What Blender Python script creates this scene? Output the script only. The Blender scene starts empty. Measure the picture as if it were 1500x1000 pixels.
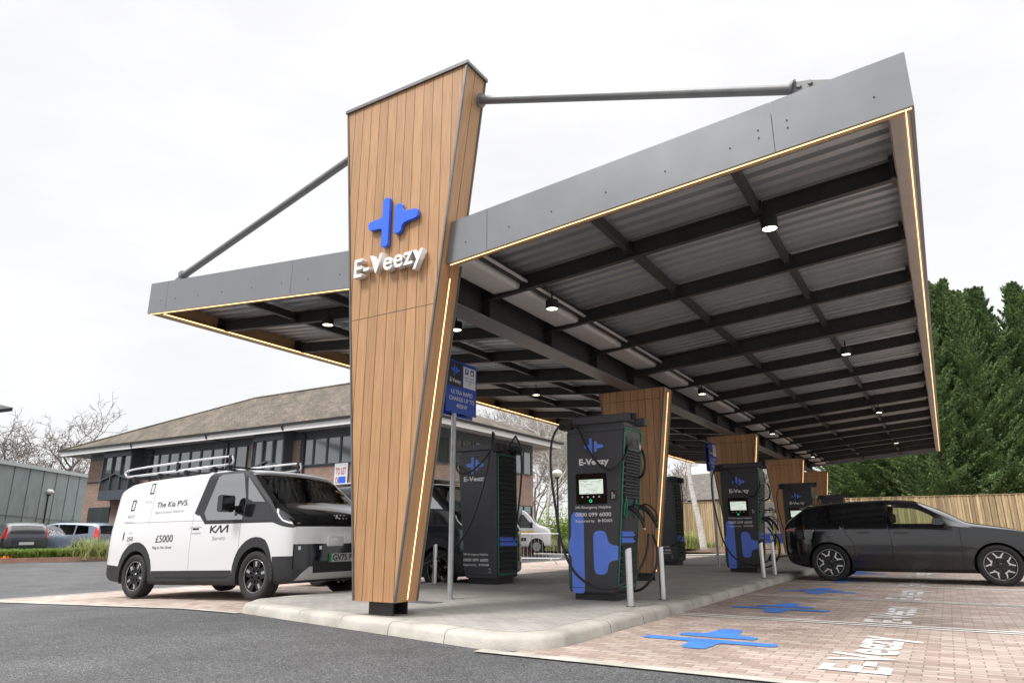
import bpy, bmesh, math, random
from mathutils import Vector, Matrix, noise
from mathutils.bvhtree import BVHTree
R = math.radians
rnd = random.Random(7)
C = bpy.context.scene.collection
S = bpy.context.scene
# ------------------------------------------------------------------ camera
CAM_H = 0.97
F_PX, CX, CY = 1000.0, 750.0, 500.0
def _basis():
    Y = Vector((1388-CX, 781-CY, F_PX)).normalized()
    h = Vector((math.cos(-0.002), math.sin(-0.002), 0))
    up = Y.cross(h).normalized()
    if up.y > 0: up = -up
    X = Y.cross(up).normalized()
    if X.x < 0: X = -X
    return X, Y, up
_X, _Y, _Z = _basis()
def ray(u, v):
    d = Vector((u-CX, v-CY, F_PX)); return Vector((d.dot(_X), d.dot(_Y), d.dot(_Z)))
def at(u, v, D):                       # world point on the sight line (u,v) at camera depth D metres
    return ray(u, v)*(D/F_PX) + Vector((0, 0, CAM_H))
def ony(u, v, y):
    r = ray(u, v); return r*(y/r.y) + Vector((0, 0, CAM_H))
cam_d = bpy.data.cameras.new("camera"); cam = bpy.data.objects.new("camera", cam_d); C.objects.link(cam)
right = Vector((_X.x, _Y.x, _Z.x)); upv = -Vector((_X.y, _Y.y, _Z.y)); back = -Vector((_X.z, _Y.z, _Z.z))
cam.matrix_world = Matrix(((right.x, upv.x, back.x, 0), (right.y, upv.y, back.y, 0), (right.z, upv.z, back.z, CAM_H), (0, 0, 0, 1)))
cam_d.sensor_width = 36; cam_d.lens = 24.0; cam_d.clip_end = 2000; cam_d.clip_start = 0.05
S.camera = cam
# ------------------------------------------------------------------ world and sun
SUN_EL, SUN_AZ = R(52), R(205)         # azimuth of the sun, clockwise from +Y
W = bpy.data.worlds.new("World"); S.world = W; W.use_nodes = True
nt = W.node_tree; nt.nodes.clear()
def N(t, typ, **k):
    n = t.nodes.new(typ)
    for a, b in k.items(): setattr(n, a, b)
    return n
out = N(nt, 'ShaderNodeOutputWorld')
sky = N(nt, 'ShaderNodeTexSky', sky_type='NISHITA', sun_disc=False, sun_elevation=SUN_EL, sun_rotation=SUN_AZ)
b1 = N(nt, 'ShaderNodeBackground'); b1.inputs[1].default_value = 0.06
nt.links.new(sky.outputs[0], b1.inputs[0])
tc = N(nt, 'ShaderNodeTexCoord'); sep = N(nt, 'ShaderNodeSeparateXYZ'); nt.links.new(tc.outputs['Generated'], sep.inputs[0])
ramp = N(nt, 'ShaderNodeValToRGB'); nt.links.new(sep.outputs[2], ramp.inputs[0])
cr = ramp.color_ramp; cr.elements[0].position = 0.0; cr.elements[0].color = (.200, .200, .202, 1)
cr.elements[1].position = 1.0; cr.elements[1].color = (1, 1, 1, 1)
e = cr.elements.new(.70); e.color = (.212, .211, .214, 1)
e = cr.elements.new(.80); e.color = (1, 1, 1, 1)
mapn = N(nt, 'ShaderNodeMapping'); mapn.inputs['Scale'].default_value = (1.6, 1.6, 4.5); nt.links.new(tc.outputs['Generated'], mapn.inputs[0])
nz = N(nt, 'ShaderNodeTexNoise'); nz.inputs['Scale'].default_value = 1.6; nz.inputs['Detail'].default_value = 5; nz.inputs['Roughness'].default_value = .55
nt.links.new(mapn.outputs[0], nz.inputs[0])
cl = N(nt, 'ShaderNodeMapRange'); cl.inputs[1].default_value = .3; cl.inputs[2].default_value = .7; cl.inputs[3].default_value = 2.62; cl.inputs[4].default_value = 3.0
nt.links.new(nz.outputs[0], cl.inputs[0])
b2 = N(nt, 'ShaderNodeBackground'); nt.links.new(ramp.outputs[0], b2.inputs[0]); nt.links.new(cl.outputs[0], b2.inputs[1])
mx = N(nt, 'ShaderNodeMixShader'); mx.inputs[0].default_value = .93
nt.links.new(b1.outputs[0], mx.inputs[1]); nt.links.new(b2.outputs[0], mx.inputs[2]); nt.links.new(mx.outputs[0], out.inputs[0])
sd = bpy.data.lights.new("sun", 'SUN'); sd.energy = 1.35; sd.angle = R(14); sd.color = (1, .97, .93)
sun = bpy.data.objects.new("sun", sd); C.objects.link(sun)
sv = Vector((math.sin(SUN_AZ)*math.cos(SUN_EL), math.cos(SUN_AZ)*math.cos(SUN_EL), math.sin(SUN_EL)))
sun.rotation_euler = sv.to_track_quat('Z', 'Y').to_euler()
S.view_settings.view_transform = 'Standard'; S.view_settings.look = 'None'; S.view_settings.gamma = 1; S.view_settings.exposure = 0.84
S.cycles.max_bounces = 8; S.cycles.transparent_max_bounces = 16
# ------------------------------------------------------------------ materials
def mat(name, col, rough=.6, metal=0, var=0, vscale=8, bump=0, bscale=40, coat=0, spec=None, emit=None, estr=0, stretch=None, col2=None):
    m = bpy.data.materials.new(name); m.use_nodes = True; t = m.node_tree; b = t.nodes['Principled BSDF']
    b.inputs['Base Color'].default_value = (*col, 1); b.inputs['Roughness'].default_value = rough; b.inputs['Metallic'].default_value = metal
    if coat: b.inputs['Coat Weight'].default_value = coat; b.inputs['Coat Roughness'].default_value = .04
    if spec is not None: b.inputs['Specular IOR Level'].default_value = spec
    if emit: b.inputs['Emission Color'].default_value = (*emit, 1); b.inputs['Emission Strength'].default_value = estr
    tc = t.nodes.new('ShaderNodeTexCoord'); src = tc.outputs['Object']
    if stretch:
        mp = t.nodes.new('ShaderNodeMapping'); mp.inputs['Scale'].default_value = stretch; t.links.new(src, mp.inputs[0]); src = mp.outputs[0]
    if var:
        n = t.nodes.new('ShaderNodeTexNoise'); n.inputs['Scale'].default_value = vscale; n.inputs['Detail'].default_value = 6; n.inputs['Roughness'].default_value = .6
        t.links.new(src, n.inputs[0])
        mr = t.nodes.new('ShaderNodeMapRange'); mr.inputs[1].default_value = .3; mr.inputs[2].default_value = .7; t.links.new(n.outputs[0], mr.inputs[0])
        mc = t.nodes.new('ShaderNodeMix'); mc.data_type = 'RGBA'; t.links.new(mr.outputs[0], mc.inputs[0])
        a = tuple(max(0, c*(1-var)) for c in col); c2 = col2 or tuple(min(1, c*(1+var)) for c in col)
        mc.inputs[6].default_value = (*a, 1); mc.inputs[7].default_value = (*c2, 1); t.links.new(mc.outputs[2], b.inputs['Base Color'])
        rr = t.nodes.new('ShaderNodeMapRange'); rr.inputs[3].default_value = max(0, rough-.06); rr.inputs[4].default_value = min(1, rough+.06)
        t.links.new(n.outputs[0], rr.inputs[0]); t.links.new(rr.outputs[0], b.inputs['Roughness'])
    if bump:
        n2 = t.nodes.new('ShaderNodeTexNoise'); n2.inputs['Scale'].default_value = bscale; n2.inputs['Detail'].default_value = 4; t.links.new(src, n2.inputs[0])
        bp = t.nodes.new('ShaderNodeBump'); bp.inputs['Strength'].default_value = bump; bp.inputs['Distance'].default_value = .02
        t.links.new(n2.outputs[0], bp.inputs['Height']); t.links.new(bp.outputs[0], b.inputs['Normal'])
    return m
def glass_mat(name, tint=(.75, .8, .8), refl=.25, gain=1.3):
    m = bpy.data.materials.new(name); m.use_nodes = True; t = m.node_tree; t.nodes.clear()
    o = N(t, 'ShaderNodeOutputMaterial'); tr = N(t, 'ShaderNodeBsdfTransparent'); tr.inputs[0].default_value = (*tint, 1)
    g = N(t, 'ShaderNodeBsdfGlossy'); g.inputs['Roughness'].default_value = .02; g.inputs[0].default_value = (1, 1, 1, 1)
    f = N(t, 'ShaderNodeFresnel'); f.inputs[0].default_value = 1.52
    ma = N(t, 'ShaderNodeMath', operation='MULTIPLY_ADD'); ma.inputs[1].default_value = gain; ma.inputs[2].default_value = refl; ma.use_clamp = True
    t.links.new(f.outputs[0], ma.inputs[0]); x = N(t, 'ShaderNodeMixShader'); t.links.new(ma.outputs[0], x.inputs[0])
    t.links.new(tr.outputs[0], x.inputs[1]); t.links.new(g.outputs[0], x.inputs[2]); t.links.new(x.outputs[0], o.inputs[0])
    return m
def brick_mat(name, c1, c2, mortar, bw, bh, msize, rough=.85, bump=.4, rot=0, off=.5, blotch=.25, swz=None, dirt=None):
    """block pattern in object coordinates; swz picks the two axes laid out (default x,y)"""
    m = bpy.data.materials.new(name); m.use_nodes = True; t = m.node_tree; b = t.nodes['Principled BSDF']; b.inputs['Roughness'].default_value = rough
    tc = N(t, 'ShaderNodeTexCoord'); src = tc.outputs['Object']
    if swz:
        s = N(t, 'ShaderNodeSeparateXYZ'); cb = N(t, 'ShaderNodeCombineXYZ'); t.links.new(src, s.inputs[0])
        if swz[0] == 'xy+':                       # wall facing either way: x+y along, z up
            ad = N(t, 'ShaderNodeMath', operation='ADD'); t.links.new(s.outputs[0], ad.inputs[0]); t.links.new(s.outputs[1], ad.inputs[1]); t.links.new(ad.outputs[0], cb.inputs[0])
        t.links.new(s.outputs[2], cb.inputs[1]); src = cb.outputs[0]
    br = N(t, 'ShaderNodeTexBrick'); br.offset = off; br.inputs['Scale'].default_value = 1
    br.inputs['Brick Width'].default_value = bw; br.inputs['Row Height'].default_value = bh; br.inputs['Mortar Size'].default_value = msize
    br.inputs['Mortar Smooth'].default_value = .2; br.inputs['Bias'].default_value = 0
    br.inputs['Color1'].default_value = (*c1, 1); br.inputs['Color2'].default_value = (*c2, 1); br.inputs['Mortar'].default_value = (*mortar, 1)
    t.links.new(src, br.inputs[0])
    n = N(t, 'ShaderNodeTexNoise'); n.inputs['Scale'].default_value = .9; n.inputs['Detail'].default_value = 8; n.inputs['Roughness'].default_value = .65; t.links.new(src, n.inputs[0])
    mr = N(t, 'ShaderNodeMapRange'); mr.inputs[1].default_value = .3; mr.inputs[2].default_value = .7; mr.inputs[3].default_value = 1-blotch; mr.inputs[4].default_value = 1+blotch; t.links.new(n.outputs[0], mr.inputs[0])
    n3 = N(t, 'ShaderNodeTexNoise'); n3.inputs['Scale'].default_value = 70; n3.inputs['Detail'].default_value = 3; t.links.new(src, n3.inputs[0])
    mr3 = N(t, 'ShaderNodeMapRange'); mr3.inputs[3].default_value = .82; mr3.inputs[4].default_value = 1.18; t.links.new(n3.outputs[0], mr3.inputs[0])
    mu = N(t, 'ShaderNodeMath', operation='MULTIPLY'); t.links.new(mr.outputs[0], mu.inputs[0]); t.links.new(mr3.outputs[0], mu.inputs[1])
    hs = N(t, 'ShaderNodeHueSaturation'); t.links.new(br.outputs[0], hs.inputs['Color']); t.links.new(mu.outputs[0], hs.inputs['Value'])
    col = hs.outputs[0]
    if dirt:
        n4 = N(t, 'ShaderNodeTexNoise'); n4.inputs['Scale'].default_value = .55; n4.inputs['Detail'].default_value = 9; n4.inputs['Roughness'].default_value = .7; t.links.new(src, n4.inputs[0])
        m4 = N(t, 'ShaderNodeMapRange'); m4.inputs[1].default_value = .56; m4.inputs[2].default_value = .72; m4.inputs[4].default_value = .55; t.links.new(n4.outputs[0], m4.inputs[0])
        mc = N(t, 'ShaderNodeMix'); mc.data_type = 'RGBA'; t.links.new(m4.outputs[0], mc.inputs[0]); t.links.new(col, mc.inputs[6]); mc.inputs[7].default_value = (*dirt, 1); col = mc.outputs[2]
    t.links.new(col, b.inputs['Base Color'])
    bp = N(t, 'ShaderNodeBump'); bp.inputs['Strength'].default_value = bump; bp.inputs['Distance'].default_value = .006; bp.invert = True
    t.links.new(br.outputs['Fac'], bp.inputs['Height']); t.links.new(bp.outputs[0], b.inputs['Normal'])
    return m
def plank_mat(name, base, dark, pitch=.165, axis='x', joint=None, tint=.16, rough=.55, groove=.035, grain=1.0):
    """vertical boards: grooves every pitch along an axis (or x+y), wood grain along z, each board its own tone"""
    m = bpy.data.materials.new(name); m.use_nodes = True; t = m.node_tree; b = t.nodes['Principled BSDF']; b.inputs['Roughness'].default_value = rough
    tc = N(t, 'ShaderNodeTexCoord'); s = N(t, 'ShaderNodeSeparateXYZ'); t.links.new(tc.outputs['Object'], s.inputs[0])
    def M(op, a, c=None, cl=False):
        n = N(t, 'ShaderNodeMath', operation=op); n.use_clamp = cl
        for i, v in enumerate((a, c)):
            if v is None: continue
            if isinstance(v, (int, float)): n.inputs[i].default_value = v
            else: t.links.new(v, n.inputs[i])
        return n.outputs[0]
    ax = s.outputs[0] if axis == 'x' else s.outputs[1] if axis == 'y' else M('ADD', s.outputs[0], s.outputs[1])
    q = M('DIVIDE', M('ADD', ax, 50.03), pitch); fl = M('FLOOR', q); fr = M('FRACT', q)
    d = M('ABSOLUTE', M('SUBTRACT', fr, .5)); g = M('GREATER_THAN', d, .5-groove/2)
    if joint is not None:
        g2 = M('LESS_THAN', M('ABSOLUTE', M('SUBTRACT', s.outputs[2], joint)), .004); g = M('MAXIMUM', g, g2)
    wn = N(t, 'ShaderNodeTexWhiteNoise', noise_dimensions='1D'); t.links.new(fl, wn.inputs['W'])
    cb = N(t, 'ShaderNodeCombineXYZ'); t.links.new(M('MULTIPLY', ax, 60*grain), cb.inputs[0]); t.links.new(M('MULTIPLY', s.outputs[2], 2.2), cb.inputs[1]); t.links.new(M('MULTIPLY', wn.outputs[0], 30), cb.inputs[2])
    n = N(t, 'ShaderNodeTexNoise'); n.inputs['Scale'].default_value = 1; n.inputs['Detail'].default_value = 5; n.inputs['Distortion'].default_value = .15; t.links.new(cb.outputs[0], n.inputs[0])
    mr = N(t, 'ShaderNodeMapRange'); mr.inputs[1].default_value = .3; mr.inputs[2].default_value = .72; t.links.new(n.outputs[0], mr.inputs[0])
    mc = N(t, 'ShaderNodeMix'); mc.data_type = 'RGBA'; t.links.new(mr.outputs[0], mc.inputs[0]); mc.inputs[6].default_value = (*base, 1); mc.inputs[7].default_value = (*dark, 1)
    hs = N(t, 'ShaderNodeHueSaturation'); t.links.new(mc.outputs[2], hs.inputs['Color'])
    v = N(t, 'ShaderNodeMapRange'); v.inputs[3].default_value = 1-tint; v.inputs[4].default_value = 1+tint; t.links.new(wn.outputs[0], v.inputs[0]); t.links.new(v.outputs[0], hs.inputs['Value'])
    m2 = N(t, 'ShaderNodeMix'); m2.data_type = 'RGBA'; t.links.new(g, m2.inputs[0]); t.links.new(hs.outputs[0], m2.inputs[6]); m2.inputs[7].default_value = (.035, .022, .012, 1)
    t.links.new(m2.outputs[2], b.inputs['Base Color'])
    bp = N(t, 'ShaderNodeBump'); bp.inputs['Strength'].default_value = .5; bp.inputs['Distance'].default_value = .01; bp.invert = True
    t.links.new(M('ADD', g, M('MULTIPLY', mr.outputs[0], .08)), bp.inputs['Height']); t.links.new(bp.outputs[0], b.inputs['Normal'])
    return m
def leaf_mat(name, c1, c2, rough=.6, trans=.25):
    m = bpy.data.materials.new(name); m.use_nodes = True; t = m.node_tree; b = t.nodes['Principled BSDF']; b.inputs['Roughness'].default_value = rough
    b.inputs['Specular IOR Level'].default_value = .3
    tc = N(t, 'ShaderNodeTexCoord'); n = N(t, 'ShaderNodeTexNoise'); n.inputs['Scale'].default_value = 1.6; n.inputs['Detail'].default_value = 8; n.inputs['Roughness'].default_value = .75; t.links.new(tc.outputs['Object'], n.inputs[0])
    mr = N(t, 'ShaderNodeMapRange'); mr.inputs[1].default_value = .35; mr.inputs[2].default_value = .65; t.links.new(n.outputs[0], mr.inputs[0])
    mc = N(t, 'ShaderNodeMix'); mc.data_type = 'RGBA'; t.links.new(mr.outputs[0], mc.inputs[0]); mc.inputs[6].default_value = (*c1, 1); mc.inputs[7].default_value = (*c2, 1)
    t.links.new(mc.outputs[2], b.inputs['Base Color'])
    tl = N(t, 'ShaderNodeBsdfTranslucent'); t.links.new(mc.outputs[2], tl.inputs[0]); x = N(t, 'ShaderNodeMixShader'); x.inputs[0].default_value = trans
    o = t.nodes['Material Output']; t.links.new(b.outputs[0], x.inputs[1]); t.links.new(tl.outputs[0], x.inputs[2]); t.links.new(x.outputs[0], o.inputs[0])
    return m
def asphalt_mat(name, base, fleck, sc=1.0):
    m = bpy.data.materials.new(name); m.use_nodes = True; t = m.node_tree; b = t.nodes['Principled BSDF']; b.inputs['Roughness'].default_value = .85
    tc = N(t, 'ShaderNodeTexCoord')
    vo = N(t, 'ShaderNodeTexVoronoi'); vo.inputs['Scale'].default_value = 120*sc; t.links.new(tc.outputs['Object'], vo.inputs[0])
    wn = N(t, 'ShaderNodeSeparateColor'); t.links.new(vo.outputs['Color'], wn.inputs[0])
    pw = N(t, 'ShaderNodeMath', operation='POWER'); pw.inputs[1].default_value = 2.6; t.links.new(wn.outputs[0], pw.inputs[0])
    n = N(t, 'ShaderNodeTexNoise'); n.inputs['Scale'].default_value = .7; n.inputs['Detail'].default_value = 9; n.inputs['Roughness'].default_value = .7; t.links.new(tc.outputs['Object'], n.inputs[0])
    mr = N(t, 'ShaderNodeMapRange'); mr.inputs[1].default_value = .3; mr.inputs[2].default_value = .7; mr.inputs[3].default_value = .68; mr.inputs[4].default_value = 1.45; t.links.new(n.outputs[0], mr.inputs[0])
    mc = N(t, 'ShaderNodeMix'); mc.data_type = 'RGBA'; t.links.new(pw.outputs[0], mc.inputs[0]); mc.inputs[6].default_value = (*base, 1); mc.inputs[7].default_value = (*fleck, 1)
    hs = N(t, 'ShaderNodeHueSaturation'); t.links.new(mc.outputs[2], hs.inputs['Color']); t.links.new(mr.outputs[0], hs.inputs['Value']); t.links.new(hs.outputs[0], b.inputs['Base Color'])
    bp = N(t, 'ShaderNodeBump'); bp.inputs['Strength'].default_value = .7; bp.inputs['Distance'].default_value = .006
    t.links.new(vo.outputs['Distance'], bp.inputs['Height']); t.links.new(bp.outputs[0], b.inputs['Normal'])
    return m
M = {}
M['asphalt'] = asphalt_mat('asphalt', (.027, .028, .031), (.17, .168, .165))
M['blocks'] = brick_mat('bay blocks', (.30, .222, .185), (.455, .375, .325), (.19, .155, .13), .2, .1, .006, blotch=.26, dirt=(.24, .17, .11))
M['island_blocks'] = brick_mat('island blocks', (.34, .325, .30), (.42, .40, .37), (.25, .235, .215), .2, .1, .006, blotch=.14, bump=.3)
M['concrete'] = mat('kerb concrete', (.42, .395, .35), .88, var=.28, vscale=1.9, bump=.25, bscale=60)
M['white_paint'] = brick_mat('white road paint', (.70, .685, .66), (.66, .645, .62), (.52, .49, .46), .2, .1, .003, blotch=.2, bump=.2)
M['blue_paint'] = brick_mat('blue road paint', (.05, .195, .62), (.065, .225, .66), (.04, .13, .40), .2, .1, .004, blotch=.2, bump=.2)
M['wood_face'] = plank_mat('cladding boards', (.50, .28, .135), (.36, .19, .084), .152, 'x', joint=3.44, tint=.10, groove=.05)
M['wood_side'] = plank_mat('cladding boards side', (.50, .28, .135), (.36, .19, .084), .27, 'y', tint=.03)
M['trim'] = mat('dark metal trim', (.16, .16, .16), .45, .6, var=.1)
M['fascia'] = mat('grey aluminium fascia', (.225, .23, .24), .34, .45, var=.05, vscale=1.5)
M['steel_dark'] = mat('painted dark steel', (.040, .038, .036), .5, .3, var=.2, vscale=4)
M['steel_grey'] = mat('grey painted steel', (.2, .2, .2), .45, .4, var=.1, vscale=6)
M['sheet'] = mat('roof liner sheet', (.44, .455, .465), .36, .55, var=.06, vscale=2)
M['gutter'] = mat('pale gutter sheet', (.58, .57, .56), .4, .1, var=.05)
M['led'] = mat('warm led strip', (.9, .8, .6), .5, emit=(1, .56, .23), estr=2.5)
M['lamp'] = mat('lit lamp lens', (.9, .85, .7), .4, emit=(1, .86, .62), estr=4)
M['black'] = mat('black metal', (.018, .018, .02), .5, .2, var=.15)
M['charger'] = mat('charcoal powder coat', (.052, .053, .06), .42, .15, var=.08, vscale=3, bump=.04, bscale=300)
M['charger_black'] = mat('black charger plastic', (.02, .02, .022), .45)
M['louvre'] = mat('black louvre', (.028, .029, .032), .5, .2, var=.1)
M['green'] = mat('green trim', (.0, .25, .12), .35)
M['green_mark'] = mat('green screen mark', (.02, .5, .25), .4, emit=(.05, .8, .4), estr=.5)
M['blue_vinyl'] = mat('blue vinyl', (.12, .235, .82), .38, var=.04)
M['blue_sign'] = mat('blue sign face', (.01, .065, .42), .35, var=.04)
M['sign_logo'] = mat('blue sign logo', (.035, .14, .78), .35)
M['white'] = mat('white lettering', (.78, .78, .78), .5)
M['white_sign'] = mat('white sign face', (.72, .73, .75), .4, var=.03)
M['screen_glass'] = mat('black screen glass', (.006, .006, .007), .08, coat=.5)
M['display'] = mat('lit display', (.3, .33, .3), .2, emit=(.78, .88, .78), estr=.42)
M['ui'] = mat('display marks', (.15, .18, .16), .4)
M['cable'] = mat('black rubber cable', (.012, .012, .013), .42, var=.2)
M['metal'] = mat('brushed steel', (.62, .62, .61), .3, .9, var=.08, vscale=20, stretch=(1, 1, .08))
M['galv'] = mat('galvanised post', (.42, .43, .44), .45, .6, var=.15, vscale=15)
M['van_white'] = mat('white car paint', (.66, .66, .67), .24, coat=.6)
M['gloss_black'] = mat('gloss black', (.008, .008, .009), .12, coat=.3)
M['clad'] = mat('grey plastic cladding', (.019, .020, .023), .62, bump=.1, bscale=200)
M['silver_clad'] = mat('silver bumper trim', (.42, .42, .42), .35, .6)
M['tyre'] = mat('tyre rubber', (.018, .018, .018), .8, bump=.2, bscale=50)
M['rim_black'] = mat('black alloy', (.018, .018, .02), .22, .5, coat=.5)
M['rim_silver'] = mat('machined alloy', (.7, .7, .7), .22, .9)
M['rail'] = mat('silver rack tube', (.72, .72, .73), .35, .3)
M['seam'] = mat('panel gap', (.012, .012, .012), .8)
M['car_dark'] = mat('dark grey metallic paint', (.007, .0075, .010), .14, .35, coat=1)
M['car_teal'] = mat('dark teal paint', (.012, .022, .026), .25, .3, coat=1)
M['car_blue'] = mat('grey blue paint', (.20, .24, .32), .3, .4, coat=.8)
M['car_suv'] = mat('dark car paint', (.04, .043, .055), .25, .3, coat=1)
M['glass_dark'] = mat('tinted glass', (.006, .007, .008), .03, coat=0, spec=.6)
M['glass_clear'] = glass_mat('car window glass', (.78, .88, .78), .03)
M['glass_sky'] = glass_mat('reflecting window glass', (.62, .76, .77), .26)
M['glass_screen'] = glass_mat('windscreen glass', (.72, .78, .74), .02, .55)
M['interior'] = mat('car interior', (.03, .031, .034), .7)
M['red_light'] = mat('red tail lamp', (.55, .012, .01), .15, coat=1)
M['lamp_white'] = mat('pale lamp lens', (.75, .78, .82), .1, coat=1)
M['yellow'] = mat('yellow paint', (.75, .55, .02), .5)
M['hivis'] = mat('hi-vis yellow', (.6, .8, .03), .6)
M['orange'] = mat('orange paint', (.8, .28, .02), .5)
M['plate'] = mat('number plate', (.88, .88, .86), .4)
M['plate_green'] = mat('plate green flash', (.02, .5, .12), .5)
M['brick'] = brick_mat('red brick wall', (.30, .17, .125), (.41, .25, .19), (.38, .34, .30), .225, .075, .01, swz=('xy+',), blotch=.12)
M['roof'] = mat('brown roof tiles', (.11, .098, .085), .9, var=.35, vscale=2.2, bump=.6, bscale=14)
M['fascia_white'] = mat('white eaves board', (.8, .79, .77), .6, var=.05)
M['soffit'] = mat('pale soffit', (.44, .42, .41), .7)
M['frame_dark'] = mat('slate window frame', (.075, .09, .105), .5)
M['pane'] = mat('office window glass', (.20, .215, .22), .09, .75, coat=.5)
M['panel_shed'] = mat('grey green cladding', (.22, .265, .255), .45, .3, var=.2, vscale=1.2)
M['fence_wood'] = plank_mat('fence boards', (.50, .385, .225), (.27, .19, .10), .125, 'x+', tint=.36, groove=.09, rough=.8)
M['mulch'] = mat('bark mulch', (.12, .075, .05), .95, var=.5, vscale=14, bump=.8, bscale=30)
M['soil'] = mat('soil', (.07, .05, .035), .95, var=.3, vscale=8)
M['bark'] = mat('grey bark', (.16, .13, .11), .9, var=.3, vscale=6)
M['bark_pale'] = mat('pale twig bark', (.27, .235, .20), .9, var=.3, vscale=6)
M['birch'] = mat('white birch bark', (.62, .59, .55), .8, var=.5, vscale=5, stretch=(1, 1, 5), col2=(.72, .70, .66))
M['conifer'] = leaf_mat('conifer leaves', (.05, .10, .035), (.20, .28, .10))
M['conifer_light'] = leaf_mat('light conifer leaves', (.05, .10, .03), (.12, .19, .06))
M['shrub'] = leaf_mat('shrub leaves', (.10, .18, .025), (.30, .40, .09), trans=.35)
M['grassy'] = leaf_mat('long grass leaves', (.20, .25, .07), (.45, .46, .20), trans=.35)
# ------------------------------------------------------------------ mesh helpers
def link(o, parent=None):
    C.objects.link(o)
    if parent is not None: o.parent = parent
    return o
def tag(o, label=None, cat=None, group=None, kind=None):
    for k, v in (('label', label), ('category', cat), ('group', group), ('kind', kind)):
        if v: o[k] = v
    return o
def thing(name, label, cat, loc=(0, 0, 0), rz=0, group=None):
    o = bpy.data.objects.new(name, None); C.objects.link(o); o.location = loc; o.rotation_euler = (0, 0, rz)
    o.empty_display_size = .2
    return tag(o, label, cat, group)
def obj(name, bm, m, parent=None, smooth=False, mats=None, sharp=None):
    me = bpy.data.meshes.new(name); bm.normal_update(); bm.to_mesh(me); bm.free()
    for x in (mats or [m]): me.materials.append(x)
    if smooth:
        for p in me.polygons: p.use_smooth = True
        if sharp is not None: me.set_sharp_from_angle(angle=R(sharp))
    return link(bpy.data.objects.new(name, me), parent)
def dup(root, loc=None, rz=None, label=None, parent=None):
    c = root.copy(); C.objects.link(c)
    if parent is not None: c.parent = parent
    if loc is not None: c.location = loc
    if rz is not None: c.rotation_euler = (0, 0, rz)
    if label: c['label'] = label
    for ch in root.children: dup(ch, parent=c)
    return c
def B(): return bmesh.new()
def box(bm, x0, x1, y0, y1, z0, z1, bev=0, seg=1):
    r = bmesh.ops.create_cube(bm, size=1)
    vs = r['verts']
    for v in vs: v.co = Vector(((x0+x1)/2+v.co.x*(x1-x0), (y0+y1)/2+v.co.y*(y1-y0), (z0+z1)/2+v.co.z*(z1-z0)))
    if bev:
        es = list({e for v in vs for e in v.link_edges})
        bmesh.ops.bevel(bm, geom=es, offset=bev, segments=seg, affect='EDGES', profile=.5)
    return vs
def beam(bm, a, b, w, h, up=Vector((0, 0, 1))):
    a, b = Vector(a), Vector(b); d = (b-a); L = d.length; d.normalize()
    s = d.cross(up).normalized(); u = s.cross(d).normalized()
    vs = []
    for p in (a, b):
        for sx, sz in ((-1, -1), (1, -1), (1, 1), (-1, 1)): vs.append(bm.verts.new(p+s*sx*w/2+u*sz*h/2))
    for f in ((0, 1, 2, 3), (7, 6, 5, 4), (0, 4, 5, 1), (1, 5, 6, 2), (2, 6, 7, 3), (3, 7, 4, 0)): bm.faces.new([vs[i] for i in f])
def tube(bm, pts, r, n=8, caps=True):
    pts = [Vector(p) for p in pts]; rings = []
    rs = r if isinstance(r, (list, tuple)) else [r]*len(pts)
    pr = None
    for i, p in enumerate(pts):
        d = (pts[min(i+1, len(pts)-1)]-pts[max(i-1, 0)])
        if d.length < 1e-9: d = Vector((0, 0, 1))
        d.normalize()
        if pr is None:
            a = Vector((0, 0, 1)) if abs(d.z) < .9 else Vector((1, 0, 0)); s = d.cross(a).normalized()
        else: s = (pr - d*pr.dot(d)).normalized()
        pr = s; u = d.cross(s)
        rings.append([bm.verts.new(p+(s*math.cos(2*math.pi*k/n)+u*math.sin(2*math.pi*k/n))*rs[i]) for k in range(n)])
    for a, b in zip(rings, rings[1:]):
        for k in range(n): bm.faces.new((a[k], a[(k+1) % n], b[(k+1) % n], b[k]))
    if caps:
        try: bm.faces.new(rings[0][::-1]); bm.faces.new(rings[-1])
        except ValueError: pass
def spline(pts, n=8):
    P = [Vector(p) for p in pts]; P = [P[0]*2-P[1]]+P+[P[-1]*2-P[-2]]; o = []
    for i in range(1, len(P)-2):
        for k in range(n):
            t = k/n; a, b, c, d = P[i-1:i+3]
            o.append(.5*((2*b)+(c-a)*t+(2*a-5*b+4*c-d)*t*t+(3*b-a-3*c+d)*t**3))
    o.append(P[-2]); return o
def cyl(bm, c, r, h, n=24, axis='z', r2=None):
    c = Vector(c); d = {'x': Vector((1, 0, 0)), 'y': Vector((0, 1, 0)), 'z': Vector((0, 0, 1))}[axis]
    tube(bm, [c, c+d*h], [r, r2 if r2 is not None else r], n)
def poly(bm, pts):
    return bm.faces.new([bm.verts.new(Vector(p)) for p in pts])
def prism(bm, pts, d):
    """closed solid from a flat outline swept by vector d"""
    d = Vector(d); a = [bm.verts.new(Vector(p)) for p in pts]; b = [bm.verts.new(Vector(p)+d) for p in pts]; n = len(pts)
    bm.faces.new(a); bm.faces.new(b[::-1])
    for i in range(n): bm.faces.new((a[i], b[i], b[(i+1) % n], a[(i+1) % n]))
    bmesh.ops.recalc_face_normals(bm, faces=bm.faces)
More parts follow.
